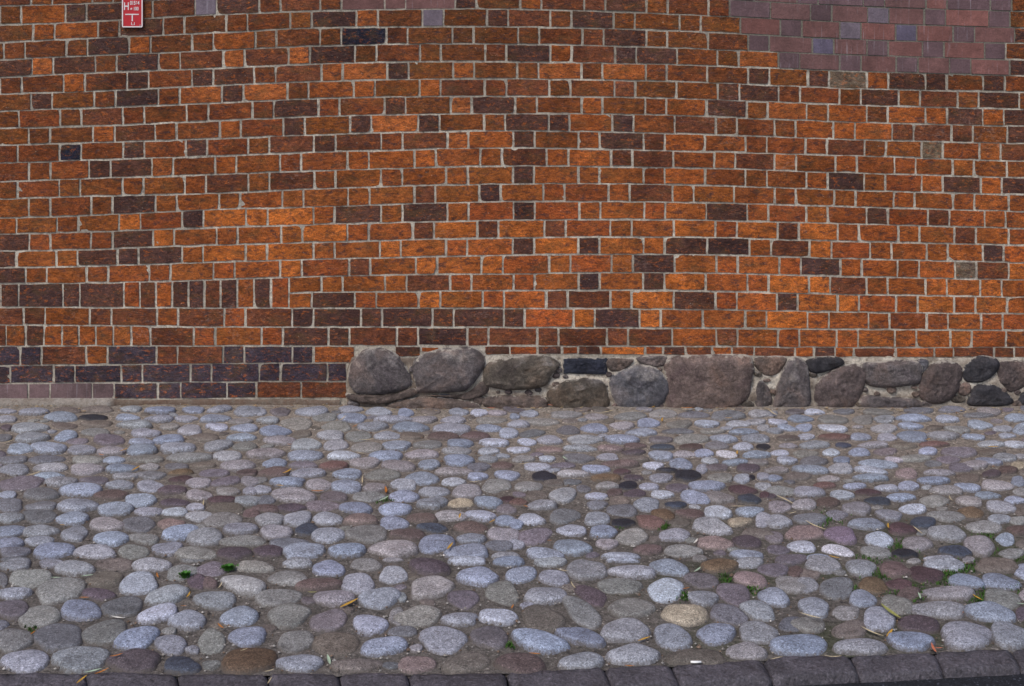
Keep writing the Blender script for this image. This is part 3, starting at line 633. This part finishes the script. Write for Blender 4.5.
while made < 34 and tries < 6000:
    tries += 1
    x, y, w_ = R.uniform(352, 1022), R.uniform(364, 404), R.uniform(3.2, 7.5)
    if any(inside(x + w_ * .8 * dx, y + w_ * .6 * dy, p) for p in allpoly for dx, dy in ((0, 0), (1, 0), (-1, 0), (0, 1), (0, -1))): continue
    if any(abs(x - a) < (w_ + b) and abs(y - c) < (w_ + b) * .7 for a, c, b in chips): continue
    chips.append((x, y, w_)); made += 1
    rubble([(x + w_ * math.cos(a) * R.uniform(.75, 1.1), y + w_ * .7 * math.sin(a) * R.uniform(.75, 1.1)) for a in [q * math.pi / 3 for q in range(6)]], R.choice('abeff'), idx); idx += 1
# concrete fillet at the foot of the wall, left
def ledge():
    V, C = [], []; xs = [XL + 4 * i for i in range(int((347 - XL) / 4))]; prof = [(.002, 397.6), (.035, 398.6), (.05, 400.5), (.055, 404), (.055, 412)]
    for o_, y in prof:
        for x in xs:
            n = noise.fractal(Vector((x * .03, y * .2, 1)), .8, 2, 3)
            f = 1 if x < 112 else max(.25, 1 - (x - 112) / 8)
            c = Vector((.34, .31, .28)) if x < 114 else Vector((.15, .10, .075))
            V.append(wall(x, y + (2.4 * (1 - f) + n * 1.3 * (1 if x > 114 else .3)), o_ * f + .004 * n * (o_ > .01))); C.append((*c, 0))
    return V, grid_faces(len(xs), len(prof)), C
V, Fc, C = ledge(); o = mesh_obj('ledge', V, Fc, M_fmort, root, C)
# ---------------------------------------------------------------- hydrant plate
def sign():
    r = empty('hydrant_sign', wall(132, 28, .02))
    tag(r, 'small red and white hydrant marker plate screwed to the brick wall', 'sign')
    red = mat_plain('red_enamel', (.52, .018, .030), .35, .12, 40, .05, .5); wh = mat_plain('white_enamel', (.80, .74, .74), .35, .06, 40, .05, .5)
    steel = mat_plain('steel_screw', (.35, .34, .33), .4, .2, 60, .1, .5)
    def rr(name, x0, x1, y0, y1, rad, o0, o1, mat, hole=None):
        bm = bmesh.new()
        def ring(x0, x1, y0, y1, rad, o_):
            vs = []
            for cx, cy, a0 in ((x1 - rad, y1 - rad, 0), (x0 + rad, y1 - rad, 90), (x0 + rad, y0 + rad, 180), (x1 - rad, y0 + rad, 270)):
                for q in range(5):
                    a = math.radians(a0 + q * 22.5); vs.append(bm.verts.new(wall(cx + rad * math.cos(a), cy + rad * math.sin(a), o_) - r.location))
            return vs
        A_ = ring(x0, x1, y0, y1, rad, o0); B_ = ring(x0, x1, y0, y1, rad, o1); n = len(A_)
        for i in range(n): bm.faces.new((A_[i], A_[(i + 1) % n], B_[(i + 1) % n], B_[i]))
        if hole:
            q = hole; C_ = ring(x0 + q, x1 - q, y0 + q, y1 - q, max(.3, rad - q), o1); D_ = ring(x0 + q, x1 - q, y0 + q, y1 - q, max(.3, rad - q), o0)
            for i in range(n):
                bm.faces.new((B_[i], B_[(i + 1) % n], C_[(i + 1) % n], C_[i])); bm.faces.new((C_[i], C_[(i + 1) % n], D_[(i + 1) % n], D_[i]))
        else: bm.faces.new(B_)
        bmesh.ops.recalc_face_normals(bm, faces=bm.faces)
        m = bpy.data.meshes.new(name); bm.to_mesh(m); bm.free(); m.materials.append(mat)
        o = bpy.data.objects.new(name, m); o.parent = r; return link(o)
    X0, X1, Y0, Y1 = 123.2, 143.9, -3.2, 27.4
    rr('panel', X0, X1, Y0, Y1, 1.4, .014, .024, red)
    rr('border', X0, X1, Y0, Y1, 1.4, .0242, .0262, wh, hole=1.15)
    def bars(name, L, o1=.0258):
        bm = bmesh.new()
        for x0, x1, y0, y1 in L:
            q = [[bm.verts.new(wall(x, y, oo) - r.location) for x, y in ((x0, y0), (x1, y0), (x1, y1), (x0, y1))] for oo in (.0243, o1)]
            bm.faces.new(q[1][::-1])
            for i in range(4): bm.faces.new((q[0][i], q[0][(i + 1) % 4], q[1][(i + 1) % 4], q[1][i]))
        bmesh.ops.recalc_face_normals(bm, faces=bm.faces)
        m = bpy.data.meshes.new(name); bm.to_mesh(m); bm.free(); m.materials.append(wh)
        o = bpy.data.objects.new(name, m); o.parent = r; link(o)
    def text(s, x, y, size, sx=1):
        cu = bpy.data.curves.new('lettering', 'FONT'); cu.body = s; cu.size = size / S; cu.extrude = .0006; cu.offset = .0008
        t = bpy.data.objects.new('tmp', cu); COL.objects.link(t)
        dg = bpy.context.evaluated_depsgraph_get(); me = bpy.data.meshes.new_from_object(t.evaluated_get(dg))
        bpy.data.objects.remove(t); me.materials.clear(); me.materials.append(wh)
        o = bpy.data.objects.new('lettering', me); link(o); o.parent = r
        o.location = wall(x, y, .0252) - r.location; o.rotation_euler = (math.radians(90), 0, 0); o.scale = (sx, 1, 1)
    bars('dimension_mark', [(126.4, 140, 13.9, 15.0), (132.9, 134.1, 15.0, 21.2)])
    text('H', 124.8, 9.9, 10.6, .74); text('01564', 131.2, 4.8, 5.4, .70); text('ø 100', 131.6, 10.4, 4.9, .72); text('1,1', 131.9, 25, 3.8)
    for y in (-1.0, 25.4):
        bm = bmesh.new(); bmesh.ops.create_uvsphere(bm, u_segments=10, v_segments=6, radius=.0042)
        for v in bm.verts: v.co.y *= .5
        m = bpy.data.meshes.new('screw'); bm.to_mesh(m); bm.free(); m.materials.append(steel)
        o = bpy.data.objects.new('screw', m); link(o); o.parent = r; o.location = wall(126.6 if y < 0 else 141.4, y if y < 0 else 25.2, .026) - r.location
sign()
# ---------------------------------------------------------------- ground, kerb, road
KX = [-900, 0, 200, 400, 500, 600, 700, 800, 900, 1024, 1500]
KT = [690, 672, 674, 674, 673, 668, 663.5, 657.5, 653, 648, 628]
KB = [712, 694, 696, 695, 693, 688, 682.5, 676.5, 672, 665.5, 646]
def soil_sheet():
    V = []; xs = [-5.2 + .05 * i for i in range(209)]
    rows = 58
    for j in range(rows):
        v = j / (rows - 1)
        for X in xs:
            # near edge follows the kerb
            d = F * CH / (668 - YH); 
            for _ in range(3):
                px = 512 + X * F / d; d = F * CH / (interp(KX, KT, px) - YH)
            y = .02 * (1 - v) + (-(D - d) - .01) * v
            n = noise.fractal(Vector((X * 5, y * 5, 0)), .8, 2.2, 4)
            V.append(Vector((X, y, -.002 + .006 * n)))
    return V, grid_faces(len(xs), rows)
V, Fc = soil_sheet(); tag(mesh_obj('pavement', V, Fc, M_soil), kind='structure')
gm = mat_plain('dry_earth', (.14, .12, .095), .95, .3, 3, .4, .1)
def plate(name, x0, x1, y0, y1, z, mat):
    o = mesh_obj(name, [(x0, y0, z), (x1, y0, z), (x1, y1, z), (x0, y1, z)], [(0, 1, 2, 3)], mat, smooth=False); tag(o, kind='structure'); return o
plate('ground', -150, 150, -6, 150, -.14, gm)
plate('road', -150, 150, -150, -2.9, -.030, M_asph)
def kerb():
    js = [-700,-600,-500,-395,-300,-210,-100,-8,86,178,268,340,409,507,606,673,765,852,936,1013,1100,1180,1280,1380,1480]
    words = ['first', 'second', 'third', 'fourth', 'fifth', 'sixth', 'seventh', 'eighth', 'ninth', 'tenth', 'eleventh', 'twelfth', 'thirteenth', 'fourteenth']
    vis = 0
    for a, b in zip(js, js[1:]):
        V, C = [], []; nx = max(6, int((b - a) / 5)); seed = a * .37
        rows = [(0, -.06, 0), (0, -.004, 0), (.03, .003, 0), (.2, .006, 0), (.4, .006, 0), (.6, .006, 0), (.8, .006, 0), (.96, .004, 0), (1.0, -.001, .003), (1.0, -.05, .008), (1.0, -.11, .012)]
        tone = Vector((.095, .086, .102)) * R.uniform(.8, 1.15)
        if a > 930: tone *= .85
        lift = R.uniform(-.004, .006)
        skew = 9
        for (v, z, fw) in rows:
            for i in range(nx):
                u = i / (nx - 1); px = a + .6 + (b - a - 1.2) * u + (v - .2) * skew * (1 if b > 600 else .4)
                top, bot = interp(KX, KT, px) + .8, interp(KX, KB, px)
                py = top + (bot - top) * v
                p = ground(px, py, 0)
                n = noise.fractal(Vector((px * .05, py * .08, seed)), .8, 2.2, 4)
                e = min(u, 1 - u) * (b - a)
                zz = z + .006 * n + lift - (.006 if e < 2 else 0)
                if i in (0, nx - 1): zz = min(zz, z - .012) if z > -.02 else zz
                V.append(Vector((p.x + (.004 * n), p.y - fw + .006 * n * (v in (0, 1.0)), zz))); C.append((*(tone * (1 + .35 * n)), .0 if e > 3 else .55))
        Fc = grid_faces(nx, len(rows))
        nr = len(rows)
        Fc.append(tuple(k * nx for k in range(nr))[::-1]); Fc.append(tuple(k * nx + nx - 1 for k in range(nr)))
        org = ground((a + b) / 2, interp(KX, KT, (a + b) / 2), 0)
        o = mesh_obj('kerb_stone', V, [f for f in Fc], M_kerb, None, C, True, org)
        inside = b > 0 and a < 1024
        if inside:
            lab = 'dark purplish grey granite kerb block, ' + words[vis] + ' from the left along the road edge'; vis += 1
        else: lab = 'dark granite kerb block out past the %s side' % ('left' if a < 0 else 'right')
        tag(o, lab, 'kerb stone', 'kerb stones along the road edge')
kerb()
# ---------------------------------------------------------------- cobbles
CT = {'g': (.300, .302, .330), 'b': (.280, .305, .375), 'w': (.40, .415, .475), 'x': (.50, .47, .49), 't': (.245, .235, .222), 'd': (.175, .172, .188), 'k': (.030, .030, .040),
      'u': (.062, .070, .095), 'p': (.105, .080, .092), 'P': (.085, .052, .058), 'q': (.180, .155, .172), 'r': (.130, .092, .086), 'R': (.155, .092, .082), 's': (.255, .190, .180),
      'o': (.135, .088, .055), 'O': (.145, .098, .062), 'm': (.165, .138, .120), 'n': (.295, .268, .275), 'y': (.36, .30, .22), 'v': (.200, .155, .200)}
CN = {'g': 'grey', 'b': 'bluish grey', 'w': 'pale bluish', 'x': 'whitish speckled', 't': 'greenish grey', 'd': 'dark grey', 'k': 'nearly black', 'u': 'slate blue', 'p': 'dark mauve', 'P': 'deep maroon',
      'q': 'dull mauve', 'r': 'reddish brown', 'R': 'brick red', 's': 'pink', 'o': 'dark brown', 'O': 'ochre brown', 'm': 'muddy brown', 'n': 'pinkish grey', 'y': 'cream', 'v': 'lilac'}
stones = []
for (ox, oy), s, st in STONES:
    for item in st.replace('\n', '').split(';'):
        f = item.split()
        if len(f) != 6: continue
        x, y, rx, ry, a = map(float, f[:5])
        X, Y = ox + x / s, oy + y / s; rx /= s; ry /= s
        if oy == 400 and Y > 556 - 0.0 and False: continue
        stones.append([X, Y, rx, ry, a, f[5]])
# drop doubles met at crop borders
keep = []
for q in stones:
    dup_ = False
    for p in keep:
        dx, dy = (q[0] - p[0]) / max(q[2], p[2]), (q[1] - p[1]) / max(q[3], p[3])
        if dx * dx + dy * dy < .62: dup_ = True; break
    if not dup_: keep.append(q)
stones = keep
# fill what the survey missed and continue beyond its edges
def free(x, y, rx, ry, tol=1.0):
    for p in stones:
        if abs(p[0] - x) > 80 or abs(p[1] - y) > 50: continue
        dx, dy = (x - p[0]) / (p[2] + rx), (y - p[1]) / (p[3] + ry)
        if dx * dx + dy * dy < tol: return False
    return True
pal = 'gggbbbwttdnnqmprd'
def fill(x0, x1, tries, smin, tol, pal):
    for _ in range(tries):
        y = R.uniform(409, 668); x = R.uniform(x0, x1)
        k = (y - YH) / 364
        rx = R.uniform(smin, smin + 5) * k; asp = .36 + .20 * (y - 404) / 260
        ry = rx * asp * R.uniform(.85, 1.1)
        if y + ry > interp(KX, KT, x) - 1: continue
        if free(x, y, rx, ry, tol): stones.append([x, y, rx, ry, R.uniform(-8, 8), R.choice(pal)])
surveyed = len(stones)
fill(-560, -2, 9000, 12, .80, pal); fill(1026, 1560, 9000, 12, .80, pal)
fill(-4, 1030, 9000, 8, .80, 'ttmmdqngb'); fill(-4, 1030, 14000, 4.5, .82, 'ttmmdqng')
def cobble(V, Fc, C, st, seed, fine):
    x, y, rx, ry, ang, k = st
    sc_ = (y - YH) / F / CH                         # survey units per unit ... local scale
    wid = rx * 2 * CH / (y - YH)
    hh = min(.038, max(.009, .125 * wid)) * (1 + .35 * noise.noise(Vector((seed, 0, 0)))) * (1.0 if k not in 'mtqd' else .62)
    N = 26 if fine else 16; nr = 8 if fine else 5
    ca, sa = math.cos(math.radians(ang)), math.sin(math.radians(ang))
    e1, e2, e3 = R.uniform(.02, .09), R.uniform(.03, .09), R.uniform(.012, .045); p1, p2, p3 = (R.uniform(0, 6.28) for _ in range(3))
    sq = R.uniform(1.6, 2.5)
    base = Vector(CT[k]) * R.uniform(.84, 1.24); base.x *= .965; base.z *= 1.05
    base *= 1 - .12 * max(0, min(1, (y - 520) / 150))  # vignette painted into the colour: stones darken towards the kerb
    base.x *= 1 + R.uniform(-.03, .04); base.z *= 1 + R.uniform(-.05, .05)
    g = 1.10; gy = .99 + .06 * max(0, min(1, (y - 440) / 160))
    off = len(V)
    tx, ty = R.uniform(-.10, .10), R.uniform(-.12, .12)
    hp = R.uniform(2.2, 3.8); cut = R.uniform(.62, 1.1); ex, ey, ed = R.uniform(-1, 1), R.uniform(-1, 1), R.uniform(.3, 1.2)
    c0 = ground(x, y, 0)
    for r_ in range(nr + 1):
        r = r_ / nr
        for i in range(N):
            t = 6.28318 * i / N
            c, s_ = math.cos(t), math.sin(t)
            f = (abs(c) ** sq + abs(s_) ** sq) ** (-1 / sq) * (1 + e1 * math.cos(2 * t + p1) + e2 * math.cos(3 * t + p2) + e3 * math.cos(5 * t + p3))
            rr_ = r ** .9 if r < 1 else 1
            u, v = rx * g * f * c * rr_, ry * gy * f * s_ * rr_
            px, py = x + u * ca + v * sa, y - u * sa + v * ca
            hz = .5 * hh * .5 * (1 - (py - y) / ry)     # far rim hides behind the crown
            p = ground(px, py, max(0, hz) * .9)
            prof = (1 - r ** hp) ** .75
            if prof > cut: prof = cut + (prof - cut) * .25
            sl = r * (c * ex + s_ * ey) - ed
            if sl > 0 and r_ < nr: prof *= 1 - .35 * min(1, sl)
            n = noise.noise(Vector((p.x * 9, p.y * 9, seed))) * .5 + noise.noise(Vector((p.x * 26, p.y * 26, seed))) * .25
            z = hh * prof * (1 + .22 * n) + (p.x - c0.x) * tx * prof + (p.y - c0.y) * ty * prof + .001
            if r_ == nr: z = -.014
            V.append(Vector((p.x, p.y, z)))
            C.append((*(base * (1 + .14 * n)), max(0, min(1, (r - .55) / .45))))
    for a in range(nr):
        for i in range(N):
            p, q = off + a * N + i, off + a * N + (i + 1) % N
            Fc.append((p, p + N, q + N, q) if True else None)
vis = sorted([s for s in stones if -s[2] * .3 < s[0] < 1024 + s[2] * .3], key=lambda s: -s[2] * s[3])
single = set(id(s) for s in vis[:300])
ORD = lambda n: ['', 'first', 'second', 'third', 'fourth', 'fifth', 'sixth', 'seventh', 'eighth', 'ninth', 'tenth', 'eleventh', 'twelfth'][n] if n <= 12 else '%d%s' % (n, 'th' if 10 < n % 100 < 14 else {1: 'st', 2: 'nd', 3: 'rd'}.get(n % 10, 'th'))
# rows counted up from the kerb for the labels
def rowof(s):
    ky = interp(KX, KT, s[0]); d1 = F * CH / (s[1] + s[3] * .3 - YH) - F * CH / (ky - YH)
    return max(0, int(d1 / .155)) + 1
rows = {}
for s in stones:
    if id(s) in single: rows.setdefault(rowof(s), []).append(s)
labels = {}
for rn, L in rows.items():
    L.sort(key=lambda s: s[0]); tot = {}
    shp = lambda s: 'long' if s[2] / s[3] > 2.35 else ('round' if s[2] / s[3] < 1.65 else 'oval')
    for s in L: tot[s[5], shp(s)] = tot.get((s[5], shp(s)), 0) + 1
    cnt = {}
    place = 'in the row against the kerb' if rn == 1 else 'in the %s row from the kerb' % ORD(rn)
    for i, s in enumerate(L):
        q = (s[5], shp(s)); cnt[q] = cnt.get(q, 0) + 1
        if tot[q] == 1: lab = 'the only %s %s cobblestone %s' % (q[1], CN[s[5]], place)
        else: lab = '%s %s %s cobblestone from the left %s' % (ORD(cnt[q]), q[1], CN[s[5]], place)
        labels[id(s)] = lab
rest = ([], [], [])
for i, s in enumerate(stones):
    if id(s) in single:
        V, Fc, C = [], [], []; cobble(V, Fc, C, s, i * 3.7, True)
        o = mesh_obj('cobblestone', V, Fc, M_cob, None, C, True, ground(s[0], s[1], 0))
        tag(o, labels[id(s)], 'cobblestone', 'cobblestones set in the pavement')
    else: cobble(*rest, s, i * 3.7, 0 < s[0] < 1024)
tag(mesh_obj('cobblestones', *rest[:2], M_cob, None, rest[2]), 'smaller grey and brown cobblestones paving the strip towards the wall', 'cobblestones', kind='stuff')
# loose grit between the stones
def grit():
    V, Fc, C = [], [], []
    for _ in range(5200):
        y = 404 + (R.random() ** .8) * 268; x = R.uniform(-60, 1084)
        if y > interp(KX, KT, x) - 1: continue
        hit = False
        for p in near.get((int(x // 40), int(y // 20)), ()):
            if ((x - p[0]) / (p[2] * .97)) ** 2 + ((y - p[1]) / (p[3] * .97)) ** 2 < 1: hit = True; break
        if hit: continue
        c = ground(x, y, 0); r = R.uniform(.0025, .0075) * (1.6 if R.random() < .08 else 1); off = len(V)
        col = Vector(R.choice([(.2, .18, .16), (.12, .1, .09), (.32, .30, .28), (.16, .11, .08), (.42, .40, .38)])) * R.uniform(.7, 1.2)
        for dx, dy, dz in ((1, 0, 0), (0, 1, 0), (-1, 0, 0), (0, -1, 0), (0, 0, 1)):
            V.append(c + Vector((dx * r * R.uniform(.7, 1.3), dy * r * R.uniform(.7, 1.3), dz * r * .9 + .004))); C.append((*col, 0))
        for k in range(4): Fc.append((off + k, off + (k + 1) % 4, off + 4))
    return V, Fc, C
near = {}
for p in stones:
    for gx in range(int((p[0] - p[2]) // 40), int((p[0] + p[2]) // 40) + 1):
        for gy in range(int((p[1] - p[3]) // 20), int((p[1] + p[3]) // 20) + 1):
            near.setdefault((gx, gy), []).append(p)
V, Fc, C = grit(); tag(mesh_obj('gravel', V, Fc, M_cob, None, C), 'loose grit and small gravel lying in the joints of the paving', 'gravel', kind='stuff')
# ---------------------------------------------------------------- leaves, litter, weeds
def top_z(px, py):
    best = 0.006
    for p in near.get((int(px // 40), int(py // 20)), ()):
        q = ((px - p[0]) / p[2]) ** 2 + ((py - p[1]) / p[3]) ** 2
        if q < 1: best = max(best, min(.05, .19 * p[2] * 2 * CH / (p[1] - YH)) * (1 - q ** 1.3) ** .62 + .006)
    return best
LC = {'y': ((.50, .29, .05), 'yellow'), 'o': ((.42, .16, .035), 'orange'), 's': ((.50, .42, .27), 'straw coloured'), 'g': ((.36, .46, .34), 'pale silvery green'), 'l': ((.27, .27, .09), 'yellow green'),
      'r': ((.48, .16, .09), 'reddish'), 'w': ((.62, .60, .55), 'whitish')}
LM = {k: mat_plain('leaf_' + v[1].replace(' ', '_'), v[0], .6, .3, 120, .3, .3) for k, v in LC.items()}
leaves = []
for (ox, oy), s, st in LEAVES:
    for item in st.split(';'):
        f = item.split(); leaves.append([ox + float(f[0]) / s, oy + float(f[1]) / s, float(f[2]) / s, float(f[3]), f[4]])
BAND = [(0, 421, 'at the foot of the wall'), (421, 470, 'on the far cobbles'), (470, 520, 'halfway to the kerb'), (520, 570, 'on the near half'), (570, 622, 'among large near cobbles'), (622, 800, 'beside the kerb')]
for lo, hi, ph in BAND:
    L = sorted([l for l in leaves if lo <= l[1] < hi], key=lambda l: l[0]); cnt = {}; tot = {}
    for l in L: tot[l[4]] = tot.get(l[4], 0) + 1
    for l in L:
        px, py, ln, ang, k = l; cnt[k] = cnt.get(k, 0) + 1
        straw = k in 's' ; n = 9
        z = top_z(px, py)
        if py > interp(KX, KT, px): z = .018
        c = ground(px, py, z)
        mm = 1.15 * F / (D - abs(c.y)) if False else F / (F * CH / (py - YH))
        a = math.radians(ang); a2 = math.atan2(math.sin(a) * 1.0 / ((py - YH) / F), math.cos(a))
        Lw = math.hypot(math.cos(a), math.sin(a) / ((py - YH) / F)) * ln / mm
        Lw = min(Lw, .13)
        wd = Lw * (.08 if straw else .15); wd = max(wd, .0045)
        V, Fc = [], []; bend = R.uniform(-.2, .2); curl = R.uniform(.05, .16)
        for i in range(n):
            u = i / (n - 1) - .5
            w = wd * max(.06, math.sin(math.pi * (i + .25) / (n - .5)) ** .8)
            for q in (-1, 0, 1):
                lx, ly = u * Lw, q * w / 2 + bend * Lw * (u * u)
                V.append(c + Vector((lx * math.cos(a2) - ly * math.sin(a2), lx * math.sin(a2) + ly * math.cos(a2), .004 + Lw * curl * 2 * u * u + (w * .25 if q else 0))))
        Fc = grid_faces(3, n)
        o = mesh_obj('fallen_leaf' if not straw else 'grass_straw', V, Fc, LM[k], None, None, True, c)
        noun = 'dry straw' if straw else 'narrow fallen leaf'
        lab = ('the only %s %s lying %s' % (LC[k][1], noun, ph)) if tot[k] == 1 else '%s %s %s from the left %s' % (ORD(cnt[k]), LC[k][1], noun, ph)
        if straw: lab = lab.replace('straw coloured dry straw', 'thin dry straw')
        tag(o, lab, 'straw' if straw else 'leaf', 'dry straws on the paving' if straw else 'fallen leaves on the paving')
def litter():
    V, Fc, C = [], [], []
    for _ in range(520):
        px = R.uniform(100, 1040) if R.random() < .85 else R.uniform(-60, 100); py = 404.5 + abs(R.gauss(0, 3.2)) + (3 if px > 350 else 0)
        c = ground(px, py, .008); L_ = R.uniform(.006, .035); a = R.uniform(-.7, .7); w = R.uniform(.0012, .0035)
        d = Vector((math.cos(a), math.sin(a), R.uniform(-.1, .15))) * L_; q = Vector((-math.sin(a), math.cos(a), .3)) * w; off = len(V)
        V += [c - q, c + q, c + d * .5 + q + Vector((0, 0, .002)), c + d * .5 - q + Vector((0, 0, .002)), c + d]
        col = R.choice([(.34, .25, .13), (.22, .13, .07), (.42, .33, .19), (.10, .065, .04), (.10, .065, .04)])
        C += [(*col, 0)] * 5; Fc += [(off, off + 1, off + 2, off + 3), (off + 3, off + 2, off + 4)]
    tag(mesh_obj('leaf_litter', V, Fc, M_cob, None, C), 'brown crumbs of dry leaves and straw gathered along the foot of the wall', 'litter', kind='stuff')
litter()
# cigarette end on the edge of the front stone
def butt():
    c = ground(696, 663.5, .012); V, Fc = [], []; n = 10
    for i, (x, r) in enumerate([(-.020, .0), (-.020, .0038), (-.006, .004), (-.006, .004), (.020, .0038), (.0205, .0)]):
        for q in range(n):
            a = 6.283 * q / n; V.append(c + Vector((x, r * math.cos(a), .006 + r * math.sin(a))))
    for k in range(5):
        for q in range(n): Fc.append((k * n + q, k * n + (q + 1) % n, (k + 1) * n + (q + 1) % n, (k + 1) * n + q))
    tag(mesh_obj('cigarette_end', V, Fc, mat_plain('white_paper', (.85, .85, .84), .7, .05), None, None, True, c), 'white cigarette end lying at the kerb edge', 'cigarette end')
butt()
M_green = mat_plain('moss_green', (.045, .105, .018), .7, .5, 200, .2, .2)
def blades(V, Fc, px, py, spread, n, hmax):
    for _ in range(n):
        x, y = px + R.gauss(0, spread), py + R.gauss(0, spread * .5)
        if y > interp(KX, KT, x) - 2: continue
        inside = False
        for p in near.get((int(x // 40), int(y // 20)), ()):
            if ((x - p[0]) / (p[2] * .95)) ** 2 + ((y - p[1]) / (p[3] * .95)) ** 2 < 1: inside = True
        if inside: continue
        c = ground(x, y, 0); h = R.uniform(.35, 1) * hmax; a = R.uniform(0, 6.28); w = R.uniform(.0015, .003); l = R.uniform(.2, .9) * h
        d = Vector((math.cos(a), math.sin(a), 0)); s_ = Vector((-d.y, d.x, 0)) * w; off = len(V)
        V += [c - s_, c + s_, c + d * l * .4 + s_ * .8 + Vector((0, 0, h * .7)), c + d * l * .4 - s_ * .8 + Vector((0, 0, h * .7)), c + d * l + Vector((0, 0, h))]
        Fc += [(off, off + 1, off + 2, off + 3), (off + 3, off + 2, off + 4)]
V, Fc = [], []
for (x, y, s_, n) in [(946,577,10,420),(884,574,8,260),(965,570,9,260),(905,548,8,240),(893,553,7,160),(1003,592,10,240),(828,519,8,200),(910,593,9,220),(983,600,8,200),(726,580,5,120),(752,590,6,120),
                      (685,597,4,120),(514,646,4,110),(567,641,4,90),(383,500,5,90),(664,527,4,110),(620,527,3,60),(845,590,6,120),(32,629,4,60),(985,537,6,120),(870,560,8,160),(796,563,5,80),(924,620,6,80),(1010,560,8,150)]:
    blades(V, Fc, x, y, s_, n, .016)
tag(mesh_obj('moss', V, Fc, M_green), 'low green moss and tiny weeds in the joints between cobbles', 'moss', kind='stuff')
for px, py, n, lab in ((229, 571.5, 260, 'bright green weed tuft above the whitish speckled cobblestone on the left'), (185, 578.5, 170, 'small green weed tuft on a greenish grey cobblestone near the left')):
    V, Fc = [], []; c = ground(px, py, 0)
    for _ in range(n):
        a = R.uniform(0, 6.28); rr_ = abs(R.gauss(0, .013)); b = c + Vector((rr_ * math.cos(a) * 1.2, rr_ * math.sin(a), .012))
        h = R.uniform(.006, .016) * (1.3 - rr_ * 20); h = max(h, .005); w = R.uniform(.002, .004); s_ = Vector((-math.sin(a), math.cos(a), 0)) * w; d = Vector((math.cos(a), math.sin(a), 0)) * h * .7; off = len(V)
        V += [b - s_, b + s_, b + d * .5 + s_ + Vector((0, 0, h * .8)), b + d * .5 - s_ + Vector((0, 0, h * .8)), b + d + Vector((0, 0, h))]
        Fc += [(off, off + 1, off + 2, off + 3), (off + 3, off + 2, off + 4)]
    tag(mesh_obj('weed_tuft', V, Fc, mat_plain('weed_green', (.05, .17, .02), .6, .4, 200, .2, .3), None, None, True, c), lab, 'weed')
# ---------------------------------------------------------------- light and camera
w = bpy.data.worlds.new('World'); sc.world = w; w.use_nodes = True
nt = w.node_tree; sky = nt.nodes.new('ShaderNodeTexSky'); sky.sky_type = 'NISHITA'; sky.sun_disc = False
EL, AZ = math.radians(52), math.radians(215)
sky.sun_elevation = EL; sky.sun_rotation = AZ; sky.dust_density = 2.5
nt.links.new(sky.outputs[0], nt.nodes['Background'].inputs[0]); nt.nodes['Background'].inputs[1].default_value = SKY_STRENGTH = .15
sl = bpy.data.lights.new('sun', 'SUN'); sl.energy = 1.7; sl.angle = math.radians(12); sl.color = (1, .93, .85)
so = link(bpy.data.objects.new('sun', sl))
dirv = Vector((math.sin(AZ) * math.cos(EL), math.cos(AZ) * math.cos(EL), math.sin(EL)))
so.rotation_euler = dirv.to_track_quat('Z', 'Y').to_euler()
cd = bpy.data.cameras.new('camera'); cam = link(bpy.data.objects.new('camera', cd)); sc.camera = cam
cd.sensor_width = 36; cd.lens = F / W * 36; cd.shift_y = (YH - H / 2) / W; cd.clip_end = 1000; cd.clip_start = .1
cam.location = (0, -D, CH); cam.rotation_euler = (math.radians(90), 0, 0)
sc.view_settings.view_transform = 'Standard'; sc.view_settings.look = 'None'; sc.view_settings.exposure = 0
